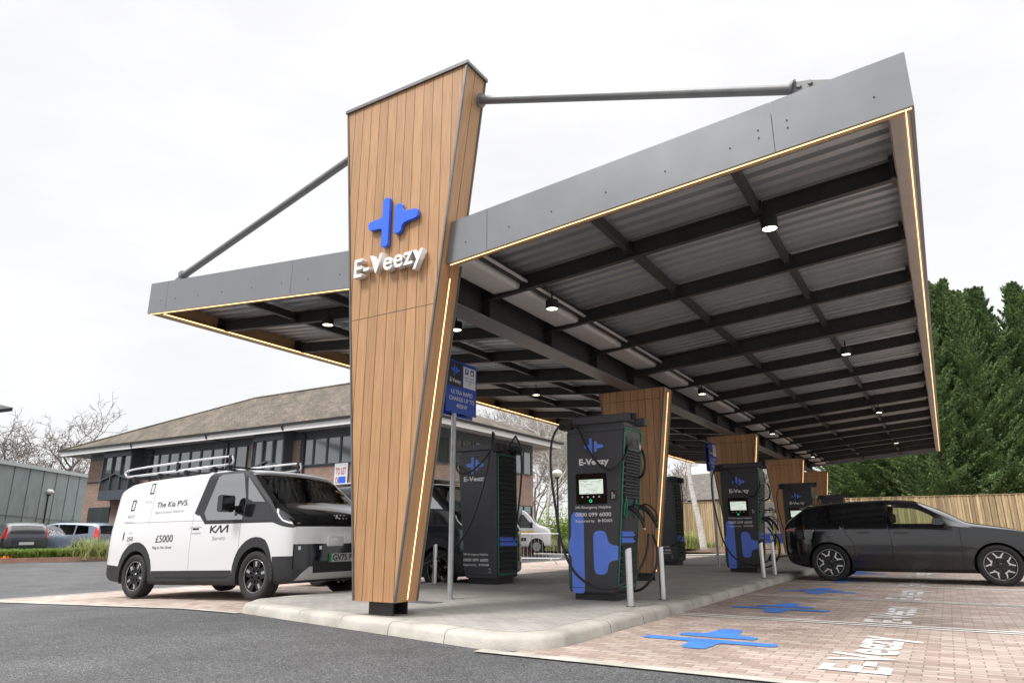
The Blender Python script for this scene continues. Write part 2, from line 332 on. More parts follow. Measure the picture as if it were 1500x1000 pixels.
def lathe(bm, prof, n=32, axis='y', c=(0, 0, 0)):
    """prof: (radius, along)"""
    c = Vector(c); rings = []
    for r, a in prof:
        ring = []
        for k in range(n):
            t = 2*math.pi*k/n
            if axis == 'y': v = Vector((r*math.cos(t), a, r*math.sin(t)))
            else: v = Vector((r*math.cos(t), r*math.sin(t), a))
            ring.append(bm.verts.new(c+v))
        rings.append(ring)
    for a, b in zip(rings, rings[1:]):
        for k in range(n): bm.faces.new((a[k], a[(k+1) % n], b[(k+1) % n], b[k]))
    return rings
def fillet(pts, rads, n=6):
    out_ = []; m = len(pts)
    for i in range(m):
        p = Vector(pts[i]).to_2d(); a = Vector(pts[i-1]).to_2d(); b = Vector(pts[(i+1) % m]).to_2d(); r = rads[i] if isinstance(rads, (list, tuple)) else rads
        if r <= 0: out_.append(p); continue
        da = (a-p).normalized(); db = (b-p).normalized(); ang = math.acos(max(-1, min(1, da.dot(db))))
        t = min(r/math.tan(ang/2), .49*(a-p).length, .49*(b-p).length); p0 = p+da*t; p1 = p+db*t
        for k in range(n+1):
            s = k/n; out_.append((1-s)**2*p0+2*s*(1-s)*p+s*s*p1)
    return out_
LOGO_L = fillet([(-.06, -.5), (-.06, .5), (-.19, .5), (-.19, .11), (-.46, .09), (-.46, -.09), (-.19, -.11), (-.19, -.5)][::-1], [.055, .055, .10, .06, .06, .10, .055, .055][::-1], 5)
LOGO_R = fillet([(.04, -.30), (.17, -.30), (.20, -.12), (.48, -.09), (.48, .09), (.20, .12), (.17, .30), (.04, .30)], [.06, .07, .10, .07, .07, .10, .07, .06], 5)
def logo(bm, s, f, d):
    """f maps (x,y) to a 3D point, d = thickness vector"""
    for P in (LOGO_L, LOGO_R): prism(bm, [f(p.x*s, p.y*s) for p in P], d)
_tc = {}
def text_bm(body, size, bold=.0, extrude=0, align='LEFT', spacing=1.0):
    k = (body, size, bold, extrude, align, spacing)
    if k not in _tc:
        cu = bpy.data.curves.new('t', 'FONT'); cu.body = body; cu.size = size; cu.offset = bold*size; cu.extrude = extrude; cu.align_x = align; cu.resolution_u = 3; cu.space_character = spacing
        o = bpy.data.objects.new('t', cu); C.objects.link(o); dg = bpy.context.evaluated_depsgraph_get(); dg.update()
        me = bpy.data.meshes.new_from_object(o.evaluated_get(dg)); bpy.data.objects.remove(o); _tc[k] = me
    bm = B(); bm.from_mesh(_tc[k]); return bm
def put(bm, mtx): bmesh.ops.transform(bm, matrix=mtx, verts=bm.verts); return bm
def join(dst, src):
    me = bpy.data.meshes.new('j'); src.to_mesh(me); src.free(); dst.from_mesh(me); bpy.data.meshes.remove(me)
def frame(o, x, y):    # matrix from origin and the directions of text x and text y
    x, y = Vector(x).normalized(), Vector(y).normalized(); z = x.cross(y)
    return Matrix(((x.x, y.x, z.x, o[0]), (x.y, y.y, z.y, o[1]), (x.z, y.z, z.z, o[2]), (0, 0, 0, 1)))
# ------------------------------------------------------------------ ground
def zg(x):
    if x >= -9: return 0
    if x >= -16: return .028*(x+9)
    if x >= -30: return -.196*(x+30)/14
    return 0
bm = B(); xs = [-400, -60, -30, -25, -20, -16, -13, -9, -3, 4, 60, 400]; ys = [-60, 0, 20, 60, 150, 900]
g = [[bm.verts.new((x, y, zg(x))) for y in ys] for x in xs]
for i in range(len(xs)-1):
    for j in range(len(ys)-1): bm.faces.new((g[i][j], g[i+1][j], g[i+1][j+1], g[i][j+1]))
tag(obj('ground', bm, M['asphalt']), kind='structure')
def sheet(name, outline, dz, m):
    bm = B(); x0, x1 = min(p[0] for p in outline), max(p[0] for p in outline)
    poly(bm, [(p[0], p[1], 0) for p in outline])
    for x in (-30, -25, -20, -16, -9):
        if x0 < x < x1: bmesh.ops.bisect_plane(bm, geom=bm.verts[:]+bm.edges[:]+bm.faces[:], plane_co=(x, 0, 0), plane_no=(1, 0, 0))
    for v in bm.verts: v.co.z = zg(v.co.x)+dz
    return tag(obj(name, bm, m), kind='structure')
Y_END = 35.6
sheet('bay_paving', [(-3.3, 5.35), (6.0, 5.35), (6.0, 39), (-3.3, 39)], .004, M['blocks'])
sheet('bay_paving', [(-14.9, 6.2), (-7.9, 6.2), (-7.9, 34), (-14.9, 34)], .004, M['blocks'])
sheet('edge_strip', [(-3.6, 5.22), (6.0, 5.22), (6.0, 5.34), (-3.6, 5.36)], .012, M['concrete'])
sheet('edge_strip', [(-15.05, 6.02), (-7.9, 6.10), (-7.9, 6.19), (-15.05, 6.14)], .012, M['concrete'])
sheet('edge_strip', [(-15.05, 6.14), (-14.9, 6.14), (-14.9, 34), (-15.05, 34)], .012, M['concrete'])
sheet('far_path', [(-60, 36.6), (-3.3, 36.6), (-3.3, 38.2), (-60, 38.2)], .006, M['concrete'])
# island
OUT = [(-8.35, 6.75), (-7.95, 6.22), (-3.52, 5.38), (-3.2, 5.55), (-3.05, 5.85), (-3.05, 35.2), (-3.5, 36), (-7.8, 36), (-8.35, 35.2)]
def inset(P, d):
    n = len(P); o = []
    for i in range(n):
        a, p, b = Vector(P[i-1]), Vector(P[i]), Vector(P[(i+1) % n]); e1 = (p-a).normalized(); e2 = (b-p).normalized()
        n1 = Vector((-e1.y, e1.x)); n2 = Vector((-e2.y, e2.x)); m = (n1+n2).normalized(); o.append(tuple(p+m*(d/max(.3, m.dot(n1)))))
    return o
bm = B(); OUTS = [(x, y) for x, y in fillet(OUT, [.2, .3, .3, .3, .3, .3, .3, .3, .3], 4)]
levels = [(0, -.01), (.012, .075), (.028, .10), (.05, .115), (.08, .12), (.27, .12)]
rings = [[bm.verts.new((x, y, z+(zg(x) if z < .09 else 0))) for x, y in inset(OUTS, d)] for d, z in levels]
n = len(OUTS)
for a, b in zip(rings, rings[1:]):
    for k in range(n): bm.faces.new((a[k], a[(k+1) % n], b[(k+1) % n], b[k]))
bmesh.ops.recalc_face_normals(bm, faces=bm.faces)
for f in bm.faces:
    if f.normal.z < 0: bmesh.ops.reverse_faces(bm, faces=bm.faces[:]); break
tag(obj('kerb', bm, M['concrete'], smooth=True), kind='structure')
bm = B()                                             # dark joints between kerb stones
def kerb_joint(p, n):
    p, n = Vector(p), Vector(n).normalized(); t = Vector((-n.y, n.x, 0))
    P = [p+n*(d-.0012)+Vector((0, 0, z+.0012)) for d, z in levels]; P += [p+n*.26+Vector((0, 0, .08)), p+n*.06+Vector((0, 0, -.01))]
    prism(bm, P, t*.009)
for y in [6.9+.915*i for i in range(31)]: kerb_joint((-3.05, y, 0), (-1, 0, 0))
for i in range(5):
    q = i/5+.08; kerb_joint((-7.75+4.13*q, 6.184-.784*q, 0), (.186, .9825, 0))
tag(obj('kerb_joints', bm, mat('kerb joint', (.11, .10, .09), .9)), kind='structure')
bm = B(); poly(bm, [(x, y, .122) for x, y in inset(OUTS, .262)])
tag(obj('island_paving', bm, M['island_blocks']), kind='structure')
# painted bay lines
def flat(name, outline, m, label=None, cat=None, z=.009):
    bm = B(); poly(bm, [(x, y, z) for x, y in outline]); return bm
bm = B()
for k in range(8):
    y = 8.86+3.3*k
    for dy in (-.02, .14): poly(bm, [(-3.04, y+dy, .010), (5.4, y+dy, .010), (5.4, y+dy+.07, .010), (-3.04, y+dy+.07, .010)])
tag(obj('bay_lines', bm, M['white_paint']), kind='structure')
bm = B()
for k in range(7):
    y = 9.5+3.3*k
    for dy in (0, .14): poly(bm, [(-14.5, y+dy, zg(-14.5)+.009), (-9, y+dy, .009), (-9, y+dy+.06, .009), (-14.5, y+dy+.06, zg(-14.5)+.009)])
tag(obj('bay_lines', bm, M['white_paint']), kind='structure')
for k in range(7):
    y0 = 3.3*k
    bm = B()
    for P in (LOGO_L, LOGO_R):
        poly(bm, [(-2.06+p.y*1.25, 7.05+p.x*1.5+y0, .010) for p in P][::-1])
    nm = obj('bay_emblem', bm, M['blue_paint']); tag(nm, kind='structure')
    tb = text_bm('E-Veezy', .66, .022); put(tb, Matrix.Diagonal((.98, 1.0, 1, 1))); put(tb, frame((-.50, 5.87+y0, .010), (0, 1, 0), (-1, 0, 0)))
    tag(obj('bay_lettering', tb, M['white_paint']), kind='structure')
# ------------------------------------------------------------------ canopy
XL, XR, YF = -10.85, .28, 6.05
def zb(x): return 4.03+.0795*(x+5.05) if x > -5.15 else 3.99+.0955*(-5.3-x)
can = thing('canopy', 'grey winged steel canopy with corrugated underside and warm light strips along its edges', 'canopy', (-5.1, 6, 0))
can_loc = Vector((-5.1, 6, 0))
def cobj(name, bm, m, **k):
    for v in bm.verts: v.co -= can_loc
    return obj(name, bm, m, can, **k)
TH = .03
def fascia_front(x0, x1, y0, y1, splits, ext=.02):
    bm = B(); xs = [x0]+splits+[x1]
    for a, b in zip(xs, xs[1:]):
        a2, b2 = a+.003, b-.003
        prism(bm, [(a2, y0, zb(a2)), (b2, y0, zb(b2)), (b2, y0, zb(b2)+.53), (a2, y0, zb(a2)+.53)], (0, y1-y0, 0))
    return bm
cobj('front_fascia', fascia_front(-4.62, XR, YF, YF+TH, [-4.05, -.85]), M['fascia'])
cobj('front_fascia', fascia_front(XL, -6.07, YF, YF+TH, [-10.35, -7.35]), M['fascia'])
bm = B()
for x in [-4.35, -3.75, -3.2, -2.55, -1.9, -1.25, -.98, -.72, .0, -6.4, -7.0, -7.55, -8.2, -8.9, -9.5, -10.1, -10.5]:
    for z in ((.2,) if x not in (-.98, -.72) else (.2, .28)): cyl(bm, (x, YF-.004, zb(x)+z), .009, .008, 8, 'y')
cobj('rivets', bm, M['black'])
bm = B()
for (a, b) in zip([YF+TH]+[9.5+3.3*i for i in range(8)], [9.5+3.3*i for i in range(8)]+[Y_END]):
    box(bm, XR-.03, XR, a+.003, b-.003, zb(XR), zb(XR)+.53)
cobj('side_fascia', bm, M['fascia'])
bm = B(); box(bm, XL, XL+.03, YF+TH, Y_END, zb(XL), zb(XL)+.53); cobj('side_fascia', bm, M['fascia'])
bm = B()
for a, b in ((XL, -5.3), (-5.3, -5.05), (-5.05, XR)): prism(bm, [(a, Y_END, zb(a)), (b, Y_END, zb(b)), (b, Y_END, zb(b)+.53), (a, Y_END, zb(a)+.53)], (0, .03, 0))
cobj('rear_fascia', bm, M['fascia'])
M['pale_lining'] = mat('pale lining', (.33, .29, .255), .5, var=.08, vscale=3)
M['wood_lining'] = mat('timber lining', (.42, .26, .13), .55, var=.2, vscale=4, stretch=(8, .6, 8))
bm = B(); box(bm, XR-.19, XR-.033, YF+.04, Y_END-.01, zb(XR)+.004, zb(XR)+.03); box(bm, XR-.20, XR-.192, YF+.04, Y_END-.01, zb(XR)+.02, zb(XR)+.32); cobj('edge_lining', bm, M['pale_lining'])
bm = B(); box(bm, XL+.033, XL+.19, YF+.04, Y_END-.01, zb(XL)+.004, zb(XL)+.03); box(bm, XL+.033, XL+.045, YF+.04, Y_END-.01, zb(XL)+.033, zb(XL)+.30); cobj('edge_lining', bm, M['wood_lining'])
# light strips
bm = B(); box(bm, XR-.067, XR-.061, YF+.05, Y_END-.05, zb(XR)-.004, zb(XR)+.002); cobj('light_strip', bm, M['led'])
bm = B(); box(bm, XL+.195, XL+.201, YF+.05, Y_END-.05, zb(XL)+.0, zb(XL)+.012); cobj('light_strip', bm, M['led'])
bm = B()
for a, b in ((-4.6, XR-.02), (XL+.02, -6.09)): beam(bm, (a, YF+TH+.01, zb(a)-.004), (b, YF+TH+.01, zb(b)-.002), .005, .006)
cobj('light_strip', bm, M['led'])
bm = B()
for a, b in ((-4.6, XR-.02), (XL+.02, -6.09)): beam(bm, (a, YF+TH+.055, zb(a)+.012), (b, YF+TH+.055, zb(b)+.012), .06, .02)
cobj('strip_channel', bm, M['wood_lining'])
# corrugated sheets
def corr(x0, x1, y0, y1):
    bm = B(); pitch = .212; y = y0; prof = []
    while y < y1:
        for dy, dz in ((0, 0), (.055, 0), (.07, .06), (.145, .06), (.16, 0)): prof.append((y+dy, dz))
        y += pitch
    prof = [p for p in prof if p[0] <= y1]
    A = [bm.verts.new((x0, yy, zb(x0)+.27+dz)) for yy, dz in prof]; Bv = [bm.verts.new((x1, yy, zb(x1)+.27+dz)) for yy, dz in prof]
    for i in range(len(prof)-1): bm.faces.new((A[i], Bv[i], Bv[i+1], A[i+1]))
    return bm
cobj('roof_sheet', corr(-4.42, XR-.03, YF+TH, Y_END), M['sheet'])
cobj('roof_sheet', corr(XL+.03, -5.3, YF+TH, Y_END), M['sheet'])
bm = B()
for a, b in ((XL+.03, -5.3), (-5.3, -4.42), (-4.42, XR-.03)):
    prism(bm, [(a, YF+TH+.002, zb(a)+.36), (b, YF+TH+.002, zb(b)+.36), (b, YF+TH+.002, zb(b)+.42), (a, YF+TH+.002, zb(a)+.42)], (0, Y_END-YF-TH-.004, 0))
cobj('roof_deck', bm, M['steel_grey'])
# central beam and gutter
bm = B(); box(bm, -5.22, -4.88, 6.4, Y_END-.05, 3.78, 3.80); cobj('beam_flange', bm, M['steel_grey'])
bm = B(); box(bm, -5.07, -5.03, 6.4, Y_END-.05, 3.801, 4.24); box(bm, -5.22, -4.88, 6.4, Y_END-.05, 4.241, 4.26)
for y in [7.42, 9.2, 10.9, 12.65, 14.7, 16.7, 18.7, 20.55, 22.6, 24.6, 26.6, 28.4, 30.3, 32.2, 34.0]: box(bm, -5.2, -5.071, y, y+.012, 3.805, 4.235); box(bm, -5.029, -4.9, y, y+.012, 3.805, 4.235)
cobj('main_beam', bm, M['steel_dark'])
bm = B(); box(bm, -4.86, -4.42, YF+.04, Y_END-.05, 4.135, 4.30, .04, 2); cobj('gutter', bm, M['gutter'])
bm = B(); beam(bm, (-4.31, YF+.04, 4.22), (-4.31, Y_END-.05, 4.22), .03, .03); cobj('gutter_edge', bm, M['gutter'])
bm = B(); beam(bm, (-4.36, YF+.04, 4.25), (-4.36, Y_END-.05, 4.25), .05, .12); beam(bm, (-5.45, YF+.04, 4.18), (-5.45, Y_END-.05, 4.18), .05, .14); cobj('gutter_bearer', bm, M['steel_dark'])
RAFT = [7.42, 9.2, 10.9, 12.65, 14.7, 16.7, 18.7, 20.55, 22.6, 24.6, 26.6, 28.4, 30.3, 32.2, 34.0]
BIG = {12.65, 20.55, 28.4}
def ibeam(bm, a, b, w, h):
    a, b = Vector(a), Vector(b); up = Vector((0, 0, 1))
    beam(bm, a+up*.006, b+up*.006, w, .012); beam(bm, a+up*(h-.006), b+up*(h-.006), w, .012); beam(bm, a+up*h/2, b+up*h/2, .02, h-.026)
for y in RAFT:
    h = .22
    for side in (1, -1):
        x0, x1 = (-5.028, XR-.2) if side > 0 else (-5.072, XL+.06)
        bm = B(); w = .15 if y in BIG else .08; dz = -.05 if y in BIG else .02; h = .27 if y in BIG else .20
        ibeam(bm, (x0, y, zb(x0)+dz), (x1, y, zb(x1)+dz), w, h)
        box(bm, x1-.03*side-.02, x1-.03*side+.02, y-.09, y+.09, zb(x1)+.01, zb(x1)+.25)
        cobj('rafter', bm, M['steel_dark'])
yy = [YF+.04]+RAFT+[Y_END-.05]
for a, b in zip(yy, yy[1:]):
    for x in (-2.85, -1.3, -7.2, -8.8):
        bm = B(); z = zb(x)+.16
        beam(bm, (x, a+.05, z), (x, b-.05, z), .07, .12)
        box(bm, x-.06, x+.06, b-.075, b-.055, z-.09, z+.07); cobj('purlin', bm, M['steel_dark'])
# tie rods
def tie(a, b, r):
    a, b = Vector(a), Vector(b); bm = B(); tube(bm, [a, b], r, 16); d = (b-a).normalized()
    for p, s in ((a, 1), (b, -1)):
        tube(bm, [p-d*.01*s, p+d*.012*s], r*1.7, 14)
    return bm
cobj('tie_rod', tie((-4.30, 6.27, 6.33), (-.66, 6.27, 5.10), .055), M['steel_grey'], smooth=True, sharp=40)
cobj('tie_rod', tie((-6.42, 6.27, 6.24), (-10.32, 6.27, 5.16), .055), M['steel_grey'], smooth=True, sharp=40)
bm = B()
prism(bm, [(-.68, 6.25, 5.02), (-.68, 6.25, 5.17), (-.5, 6.25, 5.13), (-.22, 6.25, 5.03), (-.1, 6.25, 4.75), (-.9, 6.25, 4.75)], (0, .04, 0))
for x in (-.6, -.5): cyl(bm, (x, 6.23, 5.10), .022, .08, 10, 'y')
cobj('tie_bracket', bm, M['steel_grey']); bm = B()
prism(bm, [(-10.30, 6.25, 5.10), (-10.28, 6.25, 5.22), (-10.5, 6.25, 5.14), (-10.65, 6.25, 5.02), (-10.65, 6.25, 4.85), (-10.0, 6.25, 4.85)], (0, .04, 0))
cobj('tie_bracket', bm, M['steel_grey'])
# downlights
def downlight(x, y, label, first=[None]):
    z = zb(x)-.10
    if first[0] is None:
        t = thing('downlight', label, 'downlight', (x, y, z), 0, 'round downlights under the canopy')
        bm = B(); lathe(bm, [(.0, .12), (.085, .12), (.09, .115), (.09, .0), (.08, -.004), (.078, .012), (0, .012)][::-1], 28, 'z'); cyl(bm, (0, 0, .12), .012, .14, 8)
        obj('housing', bm, M['black'], t, True, sharp=35)
        bm = B(); cyl(bm, (0, 0, .002), .076, .008, 24); obj('lens', bm, M['lamp'], t); first[0] = t; return t
    return dup(first[0], (x, y, z), 0, label)
DL = [(-1.2, 7.45+.0, 'black round downlight under the right wing, nearest the front right corner'), (-4.25, 8.0, 'black round downlight just below the pale gutter near the front'),
      (-7.8, 7.2, 'black round downlight under the left wing nearest the camera'), (-1.15, 14.0, 'round downlight under the right wing, second along from the front'),
      (-4.25, 15.1, 'round downlight beside the gutter behind the second clad column'), (-7.8, 13.8, 'round downlight under the left wing above the left charger'),
      (-5.9, 8.0, 'small downlight seen just right of the tall timber column'), (-1.15, 21.6, 'round downlight under the right wing, third along from the front'),
      (-4.25, 22.6, 'round downlight beside the gutter, third along from the front'), (-7.8, 21.4, 'round downlight under the left wing, third along from the front'),
      (-1.15, 29.5, 'small lit downlight at the far end of the right wing'), (-4.25, 30.5, 'small lit downlight beside the far end of the gutter')]
for x, y, l in DL: downlight(x, y, l)
# ------------------------------------------------------------------ clad columns
def column(label, yf, xb0, xb1, xt0, xt1, z1, db, dt, led_top, cx, tall=False):
    t = thing('clad_column', label, 'column', (cx, yf, .12), 0, 'timber clad columns carrying the canopy'); O = Vector((cx, yf, .12)); z0 = .27
    def P(x, y, z): return Vector((x, yf+y, z))-O
    A = [P(xb0, 0, z0), P(xb1, 0, z0), P(xb1, db, z0), P(xb0, db, z0)]; T = [P(xt0, 0, z1), P(xt1, 0, z1), P(xt1, dt, z1), P(xt0, dt, z1)]
    bm = B(); va = [bm.verts.new(p) for p in A]; vt = [bm.verts.new(p) for p in T]
    bm.faces.new(va[::-1]); bm.faces.new(vt)
    for i in range(4):
        f = bm.faces.new((va[i], va[(i+1) % 4], vt[(i+1) % 4], vt[i])); f.material_index = i % 2
    o = obj('cladding', bm, None, t, mats=[M['wood_face'], M['wood_side']])
    def lerp(a, b, s): return a+(b-a)*s
    bm = B()
    for i in range(4):
        off = Vector(((-1, -1), (1, -1), (1, 1), (-1, 1))[i]).to_3d()*.004
        beam(bm, A[i]+off, T[i]+off, .022, .022, Vector((0, 1, .01)))
    obj('edge_trim', bm, M['trim'], t)
    bm = B(); s = (led_top-z0)/(z1-z0)
    a = lerp(A[1], A[2], .55)+Vector((.006, 0, .02)); b = lerp(lerp(A[1], A[2], .55), lerp(T[1], T[2], .55), s)+Vector((.006, 0, 0))
    beam(bm, a, b, .005, .006, Vector((0, 1, 0))); obj('light_strip', bm, M['led'], t)
    xm = (xb0+xb1)/2-cx; bm = B()
    box(bm, xm-.17, xm+.17, db*.3, db*.3+.02, 0, z0-.12+.05); box(bm, xm-.17, xm+.17, db*.3+.24, db*.3+.26, 0, z0-.12+.05); box(bm, xm-.01, xm+.01, db*.3+.021, db*.3+.239, 0, z0-.12+.05)
    obj('stub', bm, M['steel_dark'], t)
    if tall:
        bm = B(); e = .03; vs = [(xt0-e, -e), (xt1+e, -e), (xt1+e, dt+e), (xt0-e, dt+e)]
        prism(bm, [P(x, y, z1) for x, y in vs], (0, 0, .045)); obj('coping', bm, M['trim'], t)
    return t, O
col1, O1 = column('tall tapering timber clad column at the front with raised blue emblem and white letters', 5.95, -5.71, -5.12, -6.34, -4.31, 6.66, .36, .41, 3.92, -5.42, True)
sg = B(); c0 = ony(579, 325, 5.95)
logo(sg, .72, lambda x, y: Vector((c0.x+x*1.2, 5.95-.065, c0.z+y*.94))-O1, (0, .05, 0)); bmesh.ops.bevel(sg, geom=[e for e in sg.edges], offset=.004, segments=1, affect='EDGES')
obj('emblem', sg, M['sign_logo'], col1)
M['letter'] = mat('white sign letters', (.74, .73, .71), .45)
tb = text_bm('E-Veezy', .345, .017, .04, 'LEFT', 1.08)
for v in tb.verts: v.co.x *= 1.0
wx = max(v.co.x for v in tb.verts); p0 = ony(525, 403, 5.95); p1 = ony(627, 380, 5.95)
put(tb, Matrix.Diagonal(((p1.x-p0.x)/wx, 1, 1, 1))); put(tb, frame(Vector((p0.x, 5.95-.062, 4.09))-O1, (1, 0, 0), (0, 0, 1)))
obj('sign_letters', tb, M['letter'], col1)
for k, (y, l) in enumerate([(12.85, 'timber clad column directly behind the nearest charger with the screen'), (20.6, 'timber clad column behind the second charger with a screen, third in line'), (28.5, 'fourth timber clad column in line, behind the yellow stepladder'), (35.0, 'farthest timber clad column, above the roof of the dark car')]):
    column(l, y, -5.33, -4.82, -5.75, -4.36, 3.775, .40, .45, 3.7, -5.05)
# ------------------------------------------------------------------ chargers
def chargers():
    t = thing('charger', 'x', 'charger', (0, 0, 0), 0, 'charcoal charging cabinets in two rows on the island')
    HY = .34
    def xr(z): return .30+(z-.16)*.2/2.15 if z > .16 else .30
    prof = fillet([(-.405, .10), (.28, .10), (.305, .16), (.50, 2.31), (-.38, 2.31)], [.05, .06, .0, .02, .02], 5)
    bm = B(); prism(bm, [(p.x, -HY, p.y) for p in prof], (0, 2*HY, 0)); bmesh.ops.bevel(bm, geom=[e for e in bm.edges if abs(e.verts[0].co.y-e.verts[1].co.y) < 1e-5], offset=.012, segments=2, affect='EDGES')
    obj('cabinet', bm, M['charger'], t, True, sharp=25)
    bm = B(); box(bm, -.34, .26, -HY+.06, HY-.06, 0, .099); obj('plinth', bm, M['charger_black'], t)
    bm = B(); box(bm, -.36, .48, -HY+.04, HY-.04, 2.311, 2.355); box(bm, -.42, .60, -HY-.005, -HY+.13, 2.356, 2.47, .012, 2); box(bm, -.42, .60, HY-.13, HY+.005, 2.356, 2.47, .012, 2)
    box(bm, -.30, .42, -HY+.14, HY-.14, 2.356, 2.40)
    obj('cable_boom', bm, M['charger'], t)
    bm = B(); box(bm, -.50, -.30, -HY-.03, -HY+.16, 2.30, 2.45, .015, 2); obj('boom_head', bm, M['black'], t); bm = B(); box(bm, -.50, -.30, HY-.16, HY+.03, 2.30, 2.45, .015, 2); obj('boom_head', bm, M['black'], t); bm = B(); box(bm, .602, .68, -HY+.02, -HY+.11, 2.37, 2.46, .01); obj('boom_cap', bm, M['black'], t)
    bm = B()
    for s in (-1, 1): box(bm, -.37, .485, s*HY-.004, s*HY+.004, 2.236, 2.243)
    for s in (-1, 1): box(bm, -.395, .30, s*HY-.004, s*HY+.004, .155, .160)
    obj('panel_gap', bm, M['seam'], t)
    # louvre ends, green outlines
    def face_pt(side, y, z, off=0.0):
        return Vector((xr(z)+off, y, z)) if side > 0 else Vector((-.405+(.025*(z-.1)/2.2)-off, y, z))
    for side in (1, -1):
        bm = B()
        for zi, z in enumerate([.22+.085*i for i in range(8)]+[1.32+.085*i for i in range(8)] if side > 0 else [.22+.085*i for i in range(24)]):
            if side > 0 and zi == 8: obj('louvre_panel', bm, M['louvre'], t); bm = B()
            a = face_pt(side, 0, z, .002); b = face_pt(side, 0, z+.075, .002)
            n_ = 1 if side > 0 else -1
            pr = [(a.x, z), (a.x+n_*.035, z+.012), (a.x+n_*.035, z+.03), (b.x, z+.07)]
            prism(bm, [(p[0], -.27, p[1]) for p in pr], (0, .54, 0))
        obj('louvre_panel', bm, M['louvre'], t)
        bm = B()
        for z in (.815, .73) if side > 0 else (.73, .645):
            a = face_pt(side, 0, z, .002); b = face_pt(side, 0, z+.075, .002); n_ = 1 if side > 0 else -1
            pr = [(a.x+n_*.002, z-.001), (a.x+n_*.037, z+.011), (a.x+n_*.037, z+.031), (b.x+n_*.003, z+.071)]
            prism(bm, [(p[0], -.272 if side > 0 else -.272, p[1]) for p in pr], (0, .40 if side > 0 else .544, 0))
        obj('blue_louvre', bm, M['blue_vinyl'], t)
        rp = fillet([(-.315, .17), (.315, .17), (.315, 2.27), (-.315, 2.27)], .07, 6)
        bm = B(); pts = [face_pt(side, p.x, p.y, .008) for p in rp]; tube(bm, pts+[pts[0]], .0085, 6, False); obj('green_outline', bm, M['green'], t, True)
    # recess with connector cradle on the leaning end
    bm = B()
    for (y0, y1, z0, z1) in ((-.24, .26, 2.02, 2.16), (-.24, -.15, .90, 1.10)):
        prism(bm, [face_pt(1, y0, z0, .004), face_pt(1, y1, z0, .004), face_pt(1, y1, z1, .004), face_pt(1, y0, z1, .004)], (.004, 0, 0))
    obj('recess', bm, M['charger_black'], t)
    bm = B()
    for y in (-.20, .16):
        rp = fillet([(y-.035, 1.08), (y+.035, 1.08), (y+.035, 1.27), (y-.035, 1.27)], .034, 5); pts = [face_pt(1, p.x, p.y, .02) for p in rp]; tube(bm, pts+[pts[0]], .009, 6, False)
        box(bm, xr(1.3)+.004, xr(1.3)+.03, y-.012, y+.012, 1.27, 1.33)
    obj('connector_ring', bm, M['green'], t, True)
    # screen side (-y)
    y = -HY
    bm = B(); rp = fillet([(-.25, 1.25), (.208, 1.25), (.208, 1.663), (-.25, 1.663)], .015, 3); prism(bm, [(p.x, y-.018, p.y) for p in rp], (0, .0175, 0)); scr = obj('screen', bm, M['screen_glass'], t)
    bm = B(); prism(bm, [(-.2, y-.0195, 1.385), (.162, y-.0195, 1.385), (.162, y-.0195, 1.58), (-.2, y-.0195, 1.58)], (0, .001, 0)); obj('display', bm, M['display'], scr)
    bm = B(); r_ = random.Random(3)
    for i in range(26):
        x0 = -.185+r_.random()*.27; z0 = 1.395+.017*int(r_.random()*10); w = .015+.05*r_.random(); box(bm, x0, x0+w, y-.0205, y-.0200, z0, z0+.004)
    box(bm, -.19, -.05, y-.0205, y-.02, 1.562, 1.568); box(bm, .1, .15, y-.0205, y-.02, 1.562, 1.568)
    obj('display_marks', bm, M['ui'], scr)
    bm = B()
    for i in range(4): cyl(bm, (-.155+.085*i, y-.0225, 1.345), .011, .004, 12, 'y')
    obj('button', bm, M['white'], scr)
    bm = B(); tube(bm, [(-.03+.018*math.cos(a), y-.021, 1.29+.018*math.sin(a)) for a in [k*math.pi/6 for k in range(13)]], .004, 6, False); obj('contactless_mark', bm, M['green_mark'], scr, True)
    bm = B(); box(bm, .263, .348, y-.022, y-.0005, 1.295, 1.42, .006, 1); cr_ = obj('card_reader', bm, M['gloss_black'], t)
    bm = B(); box(bm, .285, .305, y-.024, y-.0225, 1.31, 1.40); box(bm, .315, .33, y-.024, y-.0225, 1.32, 1.37); obj('reader_slot', bm, M['silver_clad'], cr_)
    def side_text(s, w, x0, z0, sz, width, bold=.01, name='lettering'):
        tb = text_bm(w, sz, bold); wx = max(v.co.x for v in tb.verts); put(tb, Matrix.Diagonal((width/wx, 1, 1, 1)))
        if s < 0: put(tb, frame((x0, y-.0040, z0), (1, 0, 0), (0, 0, 1)))
        else: put(tb, frame((x0, HY+.0030, z0), (-1, 0, 0), (0, 0, 1)))
        return tb
    for s, off, zl, zw, tz in ((-1, 0, 2.035, 1.785, (1.19, 1.085, 1.008)), (1, 0, 2.09, 1.80, (.49, .385, .31))):
        bm = B(); sx = 1 if s < 0 else -1; xc = .026 if s < 0 else .11
        logo(bm, .31 if s < 0 else .42, lambda a, b: Vector((xc+a*sx, s*HY+(-.0022 if s < 0 else .0022), zl+b*.78)), (0, .0016 if s < 0 else -.0016, 0)); obj('emblem', bm, M['blue_vinyl'], t)
        x0 = -.205 if s < 0 else .36
        w_ = side_text(s, 'E-Veezy', x0, zw, .118, .46 if s < 0 else .52, .035); obj('wordmark', w_, M['white'], t)
        x0 = -.28 if s < 0 else .335; bm = B()
        for tx, zz, sz, b_ in (('24h Emergency Helpline', tz[0], .05, .012), ('0800 099 6000', tz[1], .072, .012), ('Supported by', tz[2], .048, .012)):
            join(bm, side_text(s, tx, x0, zz, sz, .54 if 'Supp' not in tx else .29, b_))
